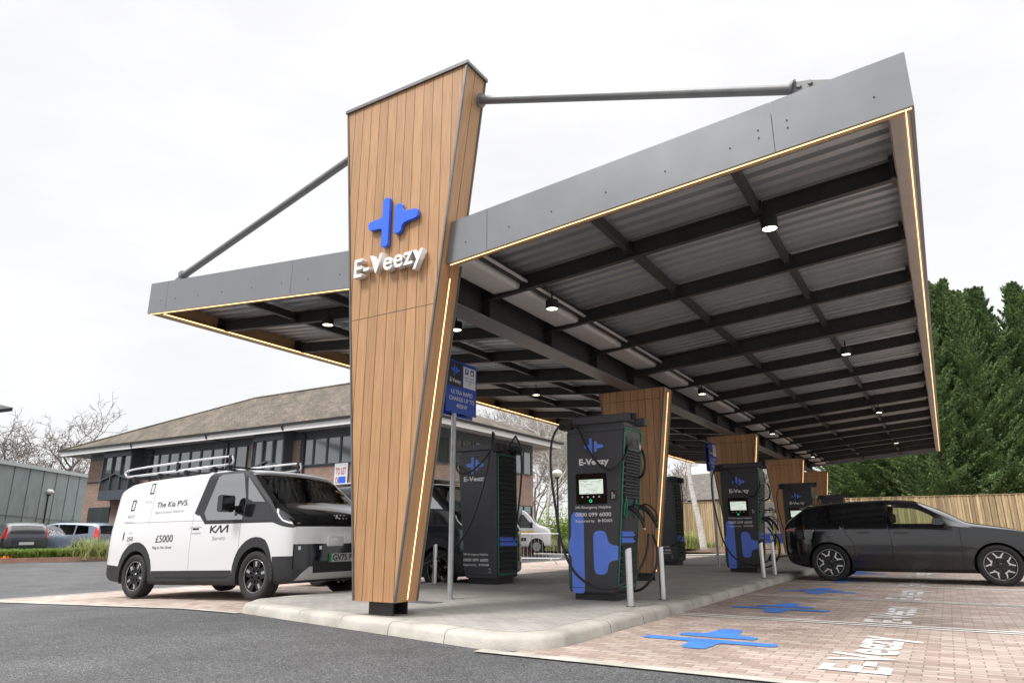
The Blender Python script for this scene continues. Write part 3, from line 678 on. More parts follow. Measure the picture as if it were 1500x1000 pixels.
        xx = x0+(.34 if s < 0 else -.34); join(bm, side_text(s, 'ROAM', xx+(.06 if s < 0 else -.06), tz[2], .056, .15, .014))
        logo(bm, .05, lambda a, b: Vector((xx+(.02 if s < 0 else -.02)+a*sx, s*HY+(-.0022 if s < 0 else .0022), tz[2]+.018+b)), (0, .0012 if s < 0 else -.0012, 0))
        obj('lettering', bm, M['white'], t)
    # large blue emblem wrapped over the screen side
    bm = B()
    P = fillet([(-.35, .085), (-.165, .085), (-.155, 1.145), (-.345, 1.145), (-.355, .82), (-.394, .74), (-.394, .60), (-.355, .55)][::1], [.05, .05, .08, .08, .06, .05, .05, .06], 5)
    prism(bm, [(p.x, y-.0014, p.y) for p in P], (0, .0010, 0))
    P = fillet([(-.02, .33), (.165, .33), (.20, .50), (.333, .52), (.345, .70), (.21, .715), (.165, .895), (-.02, .895)], [.085, .085, .10, .0, .0, .10, .09, .09], 6)
    prism(bm, [(p.x, y-.0014, p.y) for p in P], (0, .0010, 0))
    obj('blue_graphic', bm, M['blue_vinyl'], t)
    # small round sticker on the plain side
    bm = B(); box(bm, -.27, -.20, HY+.001, HY+.002, .20, .205); tube(bm, [(-.235+.02*math.cos(a), HY+.002, .25+.02*math.sin(a)) for a in [k*math.pi/6 for k in range(10)]], .003, 5, False); obj('sticker', bm, M['white'], t)
    return t
def fp(u, v, y, base): return ony(u, v, y)-Vector(base)
ch0 = chargers(); base1 = Vector((-4.10, 9.16, .122)); ch0.location = base1
ch0['label'] = 'nearest charger, screen lit and blue graphic, two steel bollards beside it'
ca = B()    # cables of the screen-side chargers, in the cabinet frame
def L(u, v, y): return ony(u, v, y)-base1
tube(ca, spline([L(832, 622, 8.86), L(818, 626, 8.72), L(808, 648, 8.66), L(807, 690, 8.64), L(814, 745, 8.62), L(823, 795, 8.6), L(838, 832, 8.56), L(862, 855, 8.52), L(890, 862, 8.5), L(918, 853, 8.55), L(937, 833, 8.72), L(948, 806, 8.9), L(950, 782, 9.0)]), .0175, 8)
obj('cable', ca, M['cable'], ch0, True)
ca = B(); tube(ca, spline([L(835, 622, 8.8), L(846, 628, 8.74), L(858, 652, 8.72), L(872, 674, 8.70), L(890, 688, 8.68), L(907, 680, 8.72), L(917, 664, 8.85), L(919, 648, 9.0)]), .0175, 8); obj('cable', ca, M['cable'], ch0, True)
ca = B(); tube(ca, spline([L(936, 652, 9.2), L(943, 666, 9.14), L(945, 680, 9.12), L(942, 694, 9.16), L(936, 700, 9.3)]), .0175, 8); obj('cable', ca, M['cable'], ch0, True)
ca = B(); tube(ca, spline([L(956, 783, 9.25), L(962, 800, 9.2), L(962, 825, 9.15), L(953, 848, 9.1), L(940, 862, 9.12), L(925, 866, 9.3)]), .0175, 8); obj('cable', ca, M['cable'], ch0, True)
for pts in ([(.46, -.19, 1.20), (.53, -.20, 1.17), (.60, -.21, 1.10), (.66, -.22, 1.00), (.675, -.225, .93)], [(.46, .17, 1.22), (.55, .17, 1.19), (.64, .165, 1.10), (.70, .16, .99), (.72, .155, .93)]):
    bm = B(); tube(bm, spline(pts, 4), [.03, .034, .036, .036, .034, .033, .032, .031, .03, .029, .028, .026, .025, .023, .022, .02, .018], 10)
    tube(bm, spline([pts[0], Vector(pts[1])+Vector((.03, 0, .06)), Vector(pts[2])+Vector((.07, 0, .04)), Vector(pts[3])+Vector((.02, 0, .02))], 4), .011, 6); obj('connector', bm, M['black'], ch0, True)
    bm = B(); tube(bm, [pts[-1], Vector(pts[-1])+Vector((.004, 0, -.03))], .019, 10); obj('cable_collar', bm, M['silver_clad'], ch0, True)
bm = B(); tube(bm, [L(935, 645, 9.2), L(938, 660, 9.16)], .022, 10); obj('cable_collar', bm, M['silver_clad'], ch0, True)
for y, l in ((17.15, 'second charger with a lit screen, its cable plugged into the dark estate car'), (24.9, 'third charger with a lit screen, partly behind the roof of the dark car'), (33.4, 'farthest charger whose top shows above the dark car roof')):
    dup(ch0, (-4.07 if y < 20 else -4.10, y, .122), 0, l)
# chargers of the left row, turned round: plain side to the camera, own cables
src = ch0
def left_charger(loc, label):
    c = src.copy(); C.objects.link(c); c.location = loc; c.rotation_euler = (0, 0, math.pi); c['label'] = label
    for ch in src.children:
        if ch.name.split('.')[0] in ('cable', 'connector', 'cable_collar'): continue
        dup(ch, parent=c)
    for pts in lc_pts:
        b = B(); tube(b, spline(pts), .0175, 8); obj('cable', b, M['cable'], c, True)
    return c
bl = Vector((-7.21, 10.94, .122))
def LL(u, v, y):
    p = ony(u, v, y)-bl; return Vector((-p.x, -p.y, p.z))
lc_pts = [[LL(722, 632, 10.5), LL(719, 655, 10.44), LL(713, 690, 10.40), LL(704, 725, 10.36), LL(690, 765, 10.3), LL(672, 795, 10.25), LL(652, 812, 10.25), LL(622, 826, 10.3), LL(600, 832, 10.35)],
          [LL(724, 634, 10.5), LL(720, 655, 10.42), LL(706, 676, 10.38), LL(690, 690, 10.36), LL(676, 693, 10.36), LL(669, 687, 10.45), LL(669, 676, 10.7)],
          [LL(756, 640, 11.0), LL(762, 655, 11.05), LL(764, 690, 11.05), LL(760, 740, 11.0), LL(753, 790, 11.0)],
          [LL(756, 638, 11.0), LL(750, 646, 10.95), LL(744, 655, 10.95)]]
l1 = left_charger(bl, 'charger showing its plain side with low white lettering, behind the blue sign post')
lc_pts = [[(-.45, .3, 2.35), (-.62, .3, 2.2), (-.60, .3, 1.2), (-.5, .3, .7), (-.2, .38, .5)], [(.5, .3, 2.35), (.3, .4, 2.28), (0, .42, 1.9), (.3, .42, 1.7)]]
left_charger((-6.98, 20.0, .122), 'dark charger half hidden behind the second clad column')
# bollards
def bollard(x, y, h, label, first=[None]):
    if first[0] is None:
        t = thing('bollard', label, 'bollard', (x, y, .122), 0, 'brushed steel bollards guarding the chargers')
        bm = B(); rg = lathe(bm, [(.042, 0), (.042, h-.02), (.038, h)], 24, 'z')
        for v in rg[1]+rg[2]: v.co.z += v.co.x*.45+.01
        bm.faces.new(rg[2]); obj('post', bm, M['metal'], t, True, sharp=50)
        bm = B(); cyl(bm, (0, 0, 0), .055, .006, 20); obj('base_ring', bm, M['black'], t); first[0] = t; return
    dup(first[0], (x, y, .122), 0, label)
bollard(-3.42, 8.33, .66, 'steel bollard with slanted top in front of the nearest charger')
bollard(-3.39, 9.40, .66, 'steel bollard just behind the nearest charger, right of its cables')
bollard(-3.27, 15.0, .68, 'steel bollard in front of the second screen charger')
bollard(-3.27, 16.1, .68, 'steel bollard nearest the rear of the dark estate car')
bollard(-7.93, 10.27, .74, 'steel bollard between the tall column and the blue sign post')
# blue signs on posts
def post_sign(x, y, label):
    t = thing('parking_sign', label, 'sign', (x, y, .122), 0, 'blue signs on grey posts')
    bm = B(); cyl(bm, (0, 0, 0), .038, 3.25, 20); obj('post', bm, M['galv'], t, True, sharp=40)
    bm = B(); cyl(bm, (0, 0, .0), .06, .01, 20); obj('base_ring', bm, M['galv'], t)
    y0, y1, z0, z1 = -.26, .50, 2.56, 3.34
    bm = B(); box(bm, .042, .05, y0, y1, z0, z1); pn = obj('sign_panel', bm, M['blue_sign'], t)
    bm = B(); box(bm, -.06, -.052, y0+.05, y1+.05, z0-.03, z1-.03); obj('rear_panel', bm, M['blue_sign'], t)
    bm = B()
    for z in (2.75, 3.2): box(bm, -.05, .041, -.1, .1, z-.02, z+.02)
    obj('bracket', bm, M['galv'], t)
    bm = B(); box(bm, .0505, .052, y0+.02, .13, 2.95, 3.32); obj('black_field', bm, M['charger_black'], pn)
    bm = B(); box(bm, .0505, .052, .15, y1-.03, 2.97, 3.29); obj('white_field', bm, M['white_sign'], pn)
    bm = B(); logo(bm, .22, lambda a, b: Vector((.053, -.055+a, 3.20+b*.8)), (-.0008, 0, 0)); obj('emblem', bm, M['sign_logo'], pn)
    def tx(s, yy, zz, sz, bold=.01, c='CENTER'): return put(text_bm(s, sz, bold, 0, c), frame((.0532, yy, zz), (0, 1, 0), (0, 0, 1)))
    bm = tx('E-Veezy', -.055, 3.01, .085, .015)
    for i, s in enumerate(('ULTRA RAPID', 'CHARGE UP TO', '400kW')): join(bm, tx(s, .12, 2.84-.1*i, .09, .006))
    obj('lettering', bm, M['white'], pn)
    bm = B(); box(bm, .0525, .054, .19, .28, 3.18, 3.27); obj('parking_square', bm, M['blue_sign'], pn)
    bm = B(); box(bm, .0525, .054, .33, .42, 3.18, 3.27); obj('charging_square', bm, M['charger_black'], pn)
    bm = put(text_bm('P', .085, .02, 0, 'CENTER'), frame((.0552, .235, 3.195), (0, 1, 0), (0, 0, 1))); box(bm, .0545, .0552, .345, .395, 3.195, 3.225); box(bm, .0545, .0552, .355, .385, 3.225, 3.245); obj('square_mark', bm, M['white'], pn)
    bm = B()
    for i, s in enumerate(('Electric vehicle', 'recharging point', 'only')): join(bm, tx(s, .31, 3.12-.045*i, .04, .005))
    obj('small_print', bm, M['blue_sign'], pn)
    return t
s1 = post_sign(-5.93, 8.03, 'blue sign on grey post beside the tall column')
dup(s1, (-5.38, 19.4, .122), 0, 'blue sign seen almost edge-on left of the second screen charger')
bm = B(); box(bm, -6.15, -5.72, 7.35, 7.6, .1225, .126, 0); tag(obj('inspection_cover', bm, M['steel_grey']), 'grey inspection cover set in the pale paving near the sign post', 'cover')
# ------------------------------------------------------------------ vehicles
def pchip(keys):
    xs = [k[0] for k in keys]; ys = [k[1] for k in keys]; n = len(xs)
    d = [(ys[i+1]-ys[i])/(xs[i+1]-xs[i]) for i in range(n-1)]; m = [d[0]]+[0 if d[i-1]*d[i] <= 0 else 2*d[i-1]*d[i]/(d[i-1]+d[i]) for i in range(1, n-1)]+[d[-1]]
    def f(x):
        if x <= xs[0]: return ys[0]
        if x >= xs[-1]: return ys[-1]
        for i in range(n-1):
            if x <= xs[i+1]:
                h = xs[i+1]-xs[i]; t = (x-xs[i])/h
                return ys[i]*(2*t**3-3*t*t+1)+m[i]*h*(t**3-2*t*t+t)+ys[i+1]*(-2*t**3+3*t*t)+m[i+1]*h*(t**3-t*t)
    return f
def circle_poly(cx, cz, r, n=20, a0=0, a1=2*math.pi):
    return [(cx+r*math.cos(a0+(a1-a0)*k/n), cz+r*math.sin(a0+(a1-a0)*k/n)) for k in range(n)]
def inside(p, P):
    c = False; n = len(P)
    for i in range(n):
        a, b = P[i], P[i-1]
        if (a[1] > p[1]) != (b[1] > p[1]) and p[0] < (b[0]-a[0])*(p[1]-a[1])/(b[1]-a[1])+a[0]: c = not c
    return c
def thick(line, w):
    o = []; n = len(line)
    L_, R_ = [], []
    for i, p in enumerate(line):
        a = Vector(line[max(0, i-1)]); b = Vector(line[min(n-1, i+1)]); d = (b-a).normalized(); q = Vector((-d.y, d.x))*w/2; L_.append(tuple(Vector(p)+q)); R_.append(tuple(Vector(p)-q))
    return L_+R_[::-1]
def car_body(P):
    zt, zbt, wf, bl_ = (pchip(P[k]) for k in ('top', 'bot', 'w', 'belt'))
    xr_, xf = P['xr'], P['xf']; tum = P.get('tum', .28); rr0 = P.get('rr', .14); rc = P.get('endr', .08)
    st = [xr_, xr_+.008, xr_+.03, xr_+.07, xr_+.13]; x = xr_+.2
    while x < xf-.16: st.append(x); x += .07
    st += [xf-.13, xf-.07, xf-.03, xf-.008, xf]
    bm = B(); secs = []
    for x in st:
        e = min(x-xr_, xf-x); k = 1 if e >= rc else math.sqrt(max(0, 1-(1-e/rc)**2)); sh = (1-k)*rc
        w = wf(x)-sh; z1 = zt(x)-sh*.8; z0 = zbt(x)+sh*.6; zb_ = min(bl_(x), z1-.02); H = z1-zb_
        wb = w-.015; t_ = tum*max(0, H-.08); rr = min(rr0, .75*H)
        p = [(0, z0), (.5*w, z0), (.86*w, z0), (.955*w, z0+.02), (.985*w, z0+.07), (w*.995, z0+.3*(zb_-z0)), (w, z0+.55*(zb_-z0)), (w-.003, z0+.8*(zb_-z0)), (wb, zb_)]
        for s in (.12, .4, .7, 1.0): p.append((wb-t_*s, zb_+(H-rr)*s))
        ye = wb-t_; 
        for a in (25, 50, 75): p.append((ye-rr*1.3*(1-math.cos(R(a))), z1-rr+(rr-.03)*math.sin(R(a))))
        p += [(ye*.55, z1-.012), (0, z1)]
        secs.append(p)
    rings = []
    for x, p in zip(st, secs):
        right_ = [(x, -q[0], q[1]) for q in p]; left_ = [(x, q[0], q[1]) for q in p[1:-1]][::-1]
        rings.append([bm.verts.new(q) for q in right_+left_])
    n = len(rings[0])
    for a, b in zip(rings, rings[1:]):
        for k in range(n): bm.faces.new((a[k], a[(k+1) % n], b[(k+1) % n], b[k]))
    for r_, fl in ((rings[0], True), (rings[-1], False)):
        f = bm.faces.new(r_ if not fl else r_[::-1])
    bmesh.ops.recalc_face_normals(bm, faces=bm.faces)
    for xe in (xr_, xf):                     # cut the flat ends into a grid so that they can be curved
        for plane in [((0, y/10, 0), (0, 1, 0)) for y in range(-9, 10, 2)]+[((0, 0, z/10), (0, 0, 1)) for z in range(2, 20, 2)]:
            fs = [f for f in bm.faces if abs(f.calc_center_median().x-xe) < 1e-4]
            g_ = set(fs)
            for f in fs: g_.update(f.verts); g_.update(f.edges)
            bmesh.ops.bisect_plane(bm, geom=list(g_), plane_co=plane[0], plane_no=plane[1])
    return bm
def build_vehicle(P, t, regions, wheels, warp=None):
    bm = car_body(P); lay = bm.faces.layers.int.new('reg'); names = {}
    for ri, r in enumerate(regions, 1):
        name, m, axis, pts, sel = r[:5]
        ax = {'y': (0, 2), 'x': (1, 2), 'z': (0, 1)}[axis]
        def ok(f):
            c = f.calc_center_median(); nn = f.normal
            return sel(c, nn)
        x0, x1 = min(p[0] for p in pts)-.01, max(p[0] for p in pts)+.01; y0, y1 = min(p[1] for p in pts)-.01, max(p[1] for p in pts)+.01
        def near(f):
            a = [v.co[ax[0]] for v in f.verts]; b = [v.co[ax[1]] for v in f.verts]
            return max(a) > x0 and min(a) < x1 and max(b) > y0 and min(b) < y1
        for i in range(len(pts)):
            a, b = pts[i], pts[(i+1) % len(pts)]
            d = Vector((b[0]-a[0], b[1]-a[1]))
            if d.length < 1e-6: continue
            no = Vector((0, 0, 0)); no[ax[0]] = -d.y; no[ax[1]] = d.x; co = Vector((0, 0, 0)); co[ax[0]] = a[0]; co[ax[1]] = a[1]
            fs = [f for f in bm.faces if near(f) and ok(f)]
            if not fs: continue
            g_ = set(fs)
            for f in fs: g_.update(f.verts); g_.update(f.edges)
            bmesh.ops.bisect_plane(bm, geom=list(g_), plane_co=co, plane_no=no.normalized(), dist=1e-5)
        for f in bm.faces:
            if ok(f):
                c = f.calc_center_median()
                if inside((c[ax[0]], c[ax[1]]), pts): f[lay] = ri
        names[ri] = r
    if warp:
        for v in bm.verts: v.co = warp(v.co)
    bm.normal_update()
    bvh = BVHTree.FromBMesh(bm)
    vn = {tuple(round(c, 5) for c in v.co): v.normal.copy() for v in bm.verts}
    def extract(ids):
        b2 = B(); mp = {}
        for f in bm.faces:
            if f[lay] in ids:
                vs = []
                for v in f.verts:
                    if v not in mp: mp[v] = b2.verts.new(v.co)
                    vs.append(mp[v])
                try: b2.faces.new(vs)
                except ValueError: pass
        return b2
    def emit(name, ids, m):
        b2 = extract(ids)
        if not len(b2.faces): b2.free(); return None
        me = bpy.data.meshes.new(name); b2.to_mesh(me); b2.free(); me.materials.append(m)
        for p in me.polygons: p.use_smooth = True
        nl = [vn.get(tuple(round(c, 5) for c in v.co), Vector((0, 0, 1))) for v in me.vertices]
        me.normals_split_custom_set_from_vertices(nl)
        return link(bpy.data.objects.new(name, me), t)
    body = emit('body', {0}, P['paint'])
    done = {}
    for ri, r in names.items():
        if r[0] is None: continue
        key = (r[0], r[5] if len(r) > 5 else ri)
        done.setdefault(key, []).append(ri)
    for key, ids in done.items(): emit(key[0], set(ids), names[ids[0]][1])
    # dark inner box closes wells and the floor
    bm_ = B(); w = P['w'][len(P['w'])//2][1]
    box(bm_, P['xr']+.25, P['xf']-.25, -(P['w'][len(P['w'])//2][1]-.30), P['w'][len(P['w'])//2][1]-.30, P.get('in0', .28), P.get('in1', .78)); obj('underbody', bm_, M['seam'], t)
    for cx, cz, rr_ in P.get('arches', ()):
        for s in (-1, 1):
            b = B(); A_ = [bm_co for bm_co in [(cx+rr_*math.cos(a), cz+rr_*math.sin(a)) for a in [-.3+(math.pi+.6)*k/20 for k in range(21)]]]
            yo = s*(w-.004); yi = s*(w-.36); va = [b.verts.new((x, yo, z)) for x, z in A_]; vb = [b.verts.new((x, yi, z)) for x, z in A_]
            for k in range(20): b.faces.new((va[k], va[k+1], vb[k+1], vb[k]))
            b.faces.new(vb)
            obj('arch_liner', b, M['seam'], t)
    return bvh, bm
def decal(bvh, bm_flat, m, t, name, axis='y', sign=-1, off=.004):
    """lay a flat lettering mesh on the body by casting along an axis"""
    for v in bm_flat.verts:
        o = v.co.copy(); 
        if axis == 'y': o.y = sign*3; d = Vector((0, -sign, 0))
        else: o.x = sign*6; d = Vector((-sign, 0, 0))
        h = bvh.ray_cast(o, d)
        if h[0] is not None: v.co = h[0]-d*off
    return obj(name, bm_flat, m, t)
def wheel_mesh(r, w, rim_r, style):
    bm = B(); hw = w/2
    lathe(bm, [(rim_r, -hw*.75), (rim_r+.012, -hw*.9), (r*.93, -hw), (r*.985, -hw*.86), (r, -hw*.6), (r, hw*.6), (r*.985, hw*.86), (r*.93, hw), (rim_r+.012, hw*.9), (rim_r, hw*.75)], 48, 'y')
    tm = bpy.data.meshes.new('tyre'); bmesh.ops.recalc_face_normals(bm, faces=bm.faces); bm.to_mesh(tm); bm.free()
    tm.materials.append(M['tyre'])
    for p in tm.polygons: p.use_smooth = True
    bm = B(); y = -hw*.72
    lathe(bm, [(rim_r+.002, y-.01), (rim_r-.018, y-.004), (rim_r-.028, y+.05), (rim_r-.03, hw*.7)], 48, 'y')
    lathe(bm, [(rim_r-.03, y+.07), (.0, y+.075)], 24, 'y')
    lathe(bm, [(.0, y-.005), (.035, y-.003), (.05, y+.01), (.07, y+.05)], 24, 'y')
    def spoke(a, pts, y0, th, bmx):
        c, s = math.cos(a), math.sin(a)
        prism(bmx, [(p[0]*c-p[1]*s, y0, p[0]*s+p[1]*c) for p in pts], (0, th, 0))
    sil = B()
    for k in range(5):
        a = 2*math.pi*k/5+math.pi/2
        if style == 'star':        # five broad V spokes with bright inserts
            for s in (1, -1):
                spoke(a, [(.03, .0), (.05, s*.045), (rim_r-.02, s*.105), (rim_r-.02, s*.06)], y+.005, .03, bm)
                spoke(a+s*.36, [(rim_r*.52, s*.008), (rim_r-.03, -s*.032), (rim_r-.03, -s*.010), (rim_r*.56, s*.03)], y-.001, .012, sil)
            spoke(a+math.pi/5, [(rim_r*.50, -.05), (rim_r*.58, -.052), (rim_r*.58, .052), (rim_r*.50, .05)], y-.001, .012, sil)
        elif style == 'block':     # black disc with short bright bars
            for s in (1, -1): spoke(a, [(.03, s*.0), (.05, s*.06), (rim_r-.02, s*.085), (rim_r-.02, s*.02)], y+.01, .03, bm)
            if k % 2 == 0 or True: spoke(a, [(rim_r*.55, -.016), (rim_r*.86, -.02), (rim_r*.86, .02), (rim_r*.55, .016)], y+.0, .012, sil)
        else:
            for s in (1, -1): spoke(a, [(.03, 0), (.05, s*.03), (rim_r-.02, s*.06), (rim_r-.02, s*.02)], y+.0, .03, bm)
    tube(sil, [((rim_r-.006)*math.cos(2*math.pi*k/48), y-.008, (rim_r-.006)*math.sin(2*math.pi*k/48)) for k in range(49)], .004, 5, False)
    rm = bpy.data.meshes.new('rim'); bmesh.ops.recalc_face_normals(bm, faces=bm.faces); bm.to_mesh(rm); bm.free(); rm.materials.append(M['rim_black'] if style != 'plain' else M['silver_clad'])
    sm = bpy.data.meshes.new('rim_inlay'); sil.to_mesh(sm); sil.free(); sm.materials.append(M['rim_silver'])
    return tm, rm, sm
def add_wheels(t, xs, yw, r, w, rim_r, style, steer=0):
    tm, rm, sm = wheel_mesh(r, w, rim_r, style)
    for x in xs:
        for s in (-1, 1):
            o = bpy.data.objects.new('wheel', tm); link(o, t); o.location = (x, s*yw, r); o.rotation_euler = (0, rnd.uniform(0, .9), (0 if s < 0 else math.pi)+(steer if x > 0 else 0))
            a = bpy.data.objects.new('rim', rm); link(a, o); b = bpy.data.objects.new('rim_inlay', sm); link(b, o)
def seats(t, spots, z0=.55, top=1.28):
    for x, y in spots:
        bm = B(); box(bm, x-.25, x+.22, y-.23, y+.23, z0, z0+.18, .05, 2); vs = box(bm, x-.32, x-.2, y-.22, y+.22, z0+.1, top-.12, .05, 2)
        box(bm, x-.36, x-.27, y-.12, y+.12, top-.1, top+.1, .04, 2); obj('seat', bm, M['interior'], t, True, sharp=40)
def near_side(c, n): return n.y < -.2 and c.y < -.1
def far_side(c, n): return n.y > .2 and c.y > .1
def sides(name, m, pts, key=None, far=True):
    o = [(name, m, 'y', pts, near_side, (name, key, 1))]
    if far: o.append((name, m, 'y', pts, far_side, (name, key, 2)))
    return o
# --- the estate car plugged in on the right
car = thing('estate_car', 'dark metallic grey estate car parked under the right wing with its charge flap open', 'car', (-.72, 17.58, 0), 0)
PC = dict(arches=((-1.5, .38, .426), (1.5, .38, .426)), paint=M['car_dark'], xr=-2.42, xf=2.45, tum=.34, rr=.13, endr=.1, in0=.3, in1=.72,
  top=[(-2.42, 1.10), (-2.36, 1.22), (-2.2, 1.36), (-2.0, 1.50), (-1.9, 1.56), (-1.4, 1.635), (-.8, 1.67), (-.2, 1.68), (.15, 1.655), (.5, 1.53), (.8, 1.38), (1.12, 1.195), (1.4, 1.15), (1.8, 1.08), (2.2, .97), (2.38, .86), (2.45, .75)],
  bot=[(-2.42, .50), (-2.3, .34), (-1.9, .26), (-1, .21), (1, .22), (1.9, .24), (2.45, .32)],
  w=[(-2.42, .80), (-2.2, .90), (-1.8, .965), (-1, .975), (0, .975), (1.4, .975), (1.9, .95), (2.25, .86), (2.45, .74)],
  belt=[(-2.42, 1.04), (-2.0, 1.14), (-1.4, 1.14), (0, 1.13), (.9, 1.10), (1.3, 1.06), (2, .98), (2.45, .7)])
rg = []
rg += [(None, None, 'y', circle_poly(-1.5, .38, .425, 28), near_side), (None, None, 'y', circle_poly(1.5, .38, .425, 28), near_side), (None, None, 'y', circle_poly(-1.5, .38, .425, 28), far_side), (None, None, 'y', circle_poly(1.5, .38, .425, 28), far_side)]
for s_ in (near_side, far_side):
    rg.append(('window', M['glass_clear'], 'y', [(-.32, 1.17), (.62, 1.165), (.57, 1.25), (.45, 1.36), (.30, 1.45), (.12, 1.52), (-.27, 1.545)], s_, 'f%d' % (s_ is far_side)))
    rg.append(('window', M['glass_dark'], 'y', [(-1.18, 1.185), (-.42, 1.175), (-.38, 1.545), (-1.02, 1.565), (-1.1, 1.45)], s_, 'r%d' % (s_ is far_side)))
    rg.append(('quarter_window', M['glass_dark'], 'y', [(-1.72, 1.24), (-1.22, 1.19), (-1.13, 1.46), (-1.06, 1.56), (-1.45, 1.545), (-1.62, 1.46)], s_, 'q%d' % (s_ is far_side)))
    for ln in ([(-.33, 1.16), (-.29, .9), (-.30, .34)], [(.93, 1.10), (.92, .6), (.90, .30)], [(-1.2, 1.18), (-1.12, .95), (-1.02, .80), (-.99, .36)], [(-.99, .36), (.9, .30)]): rg.append(('panel_gap', M['seam'], 'y', thick(ln, .009), s_, 'seam'))
    rg.append(('sill_trim', M['gloss_black'], 'y', [(-1.06, .15), (1.06, .15), (1.06, .285), (-1.06, .30)], s_, 'sill%d' % (s_ is far_side)))
    rg.append(('tail_lamp', M['red_light'], 'y', [(-2.45, 1.02), (-2.12, 1.045), (-2.12, 1.065), (-2.45, 1.05)], s_, 'tl%d' % (s_ is far_side)))
rg.append(('windscreen', M['glass_screen'], 'z', [(.36, -.62), (.36, .62), (1.08, .74), (1.08, -.74)], lambda c, n: n.z > .3 and c.z > 1.15, 'ws'))
rg.append(('rear_window', M['glass_dark'], 'z', [(-2.34, -.62), (-2.34, .62), (-2.0, .58), (-2.0, -.58)], lambda c, n: n.z > .2 and c.z > 1.2, 'rw'))
bvhc, _b = build_vehicle(PC, car, rg, None)
add_wheels(car, (-1.5, 1.5), .845, .38, .26, .272, 'star')
bm = B(); box(bm, -2.0, 1.2, -.64, .64, .721, .80); box(bm, .7, 1.1, -.66, .66, .80, 1.03, .04, 2); obj('dashboard', bm, M['interior'], car)
seats(car, [(.05, -.38), (.05, .38), (-1.0, -.38), (-1.0, .38)], .70, 1.3)
bm = B(); pr = fillet([(.46, 1.14), (.68, 1.14), (.72, 1.19), (.66, 1.27), (.50, 1.27)], .04, 4); prism(bm, [(p.x, -1.13, p.y) for p in pr], (0, .18, 0)); bmesh.ops.bevel(bm, geom=bm.edges[:], offset=.015, segments=2, affect='EDGES'); box(bm, .56, .64, -.955, -.88, 1.14, 1.18); obj('mirror', bm, M['car_dark'], car, True, sharp=35)
bm = B(); box(bm, -.22, .04, -.979, -.972, .965, 1.0, .003); obj('handle', bm, M['gloss_black'], car); bm = B(); box(bm, -1.12+.9-.7, -.66, -.979, -.972, .975, 1.01, .003); obj('handle', bm, M['gloss_black'], car)
bm = B(); put(bm, Matrix()); prism(bm, [(-1.98, -.985, .86), (-1.80, -1.10, .86), (-1.76, -1.10, 1.06), (-1.94, -.985, 1.06)], (.006, .004, 0)); obj('charge_flap', bm, M['car_dark'], car)
bm = B(); tube(bm, [(-1.86, -1.03, .87), (-1.74, -1.10, 1.05)], .008, 6); obj('flap_edge', bm, M['lamp_white'], car)
bm = B(); box(bm, -2.12, -1.99, -.968, -.955, .86, 1.05, .01); obj('charge_port', bm, M['charger_black'], car)
for z in (0,): 
    bm = B(); beam(bm, (-2.1, -.5, 1.50), (-1.92, -.5, 1.57), .02, .02); 
    prism(bm, [(-2.06, -.62, 1.505), (-1.85, -.60, 1.565), (-1.85, .60, 1.565), (-2.06, .62, 1.505)], (0, 0, .02)); obj('spoiler', bm, M['gloss_black'], car)
# loose cable from the second charger to the car
bm = B(); tube(bm, spline([(-3.42, 16.55, 1.1), (-3.30, 16.4, .95), (-3.28, 16.4, .70), (-3.45, 16.5, .42), (-3.15, 16.6, .50), (-2.9, 16.8, .50), (-3.02, 17.0, .48)]), .0175, 8)
tag(obj('charging_cable', bm, M['cable'], None, True), 'black charging cable reaching from the second screen charger to the rear of the dark car', 'cable')
# --- panel van, left
def plan_curve(cf, x0, tilt=0):
    def f(co):
        k = max(0, min(1, (co.x-x0)/.5)); c = co.copy(); c.x -= cf*k*(abs(co.y)/.95)**2.4; c.x += tilt*k*(co.z-.6); return c
    return f
PV = dict(arches=((-1.5, .34, .401), (1.5, .34, .401)), xr=-2.45, xf=2.33, tum=.13, rr=.13, endr=.09, in0=.3, in1=.78,
  top=[(-2.45, 1.68), (-2.40, 1.76), (-2.28, 1.85), (-2.0, 1.92), (-1.2, 1.945), (0, 1.95), (.9, 1.93), (1.12, 1.88), (1.45, 1.64), (1.85, 1.355), (2.1, 1.25), (2.25, 1.16), (2.33, 1.06)],
  bot=[(-2.45, .32), (-2.2, .24), (-1, .20), (1, .20), (2, .22), (2.33, .24)],
  w=[(-2.45, .88), (-2.3, .93), (-1.5, .95), (0, .95), (1.6, .95), (2.1, .94), (2.33, .90)],
  belt=[(-2.45, 1.10), (0, 1.14), (1.2, 1.13), (1.8, 1.10), (2.33, 1.0)])
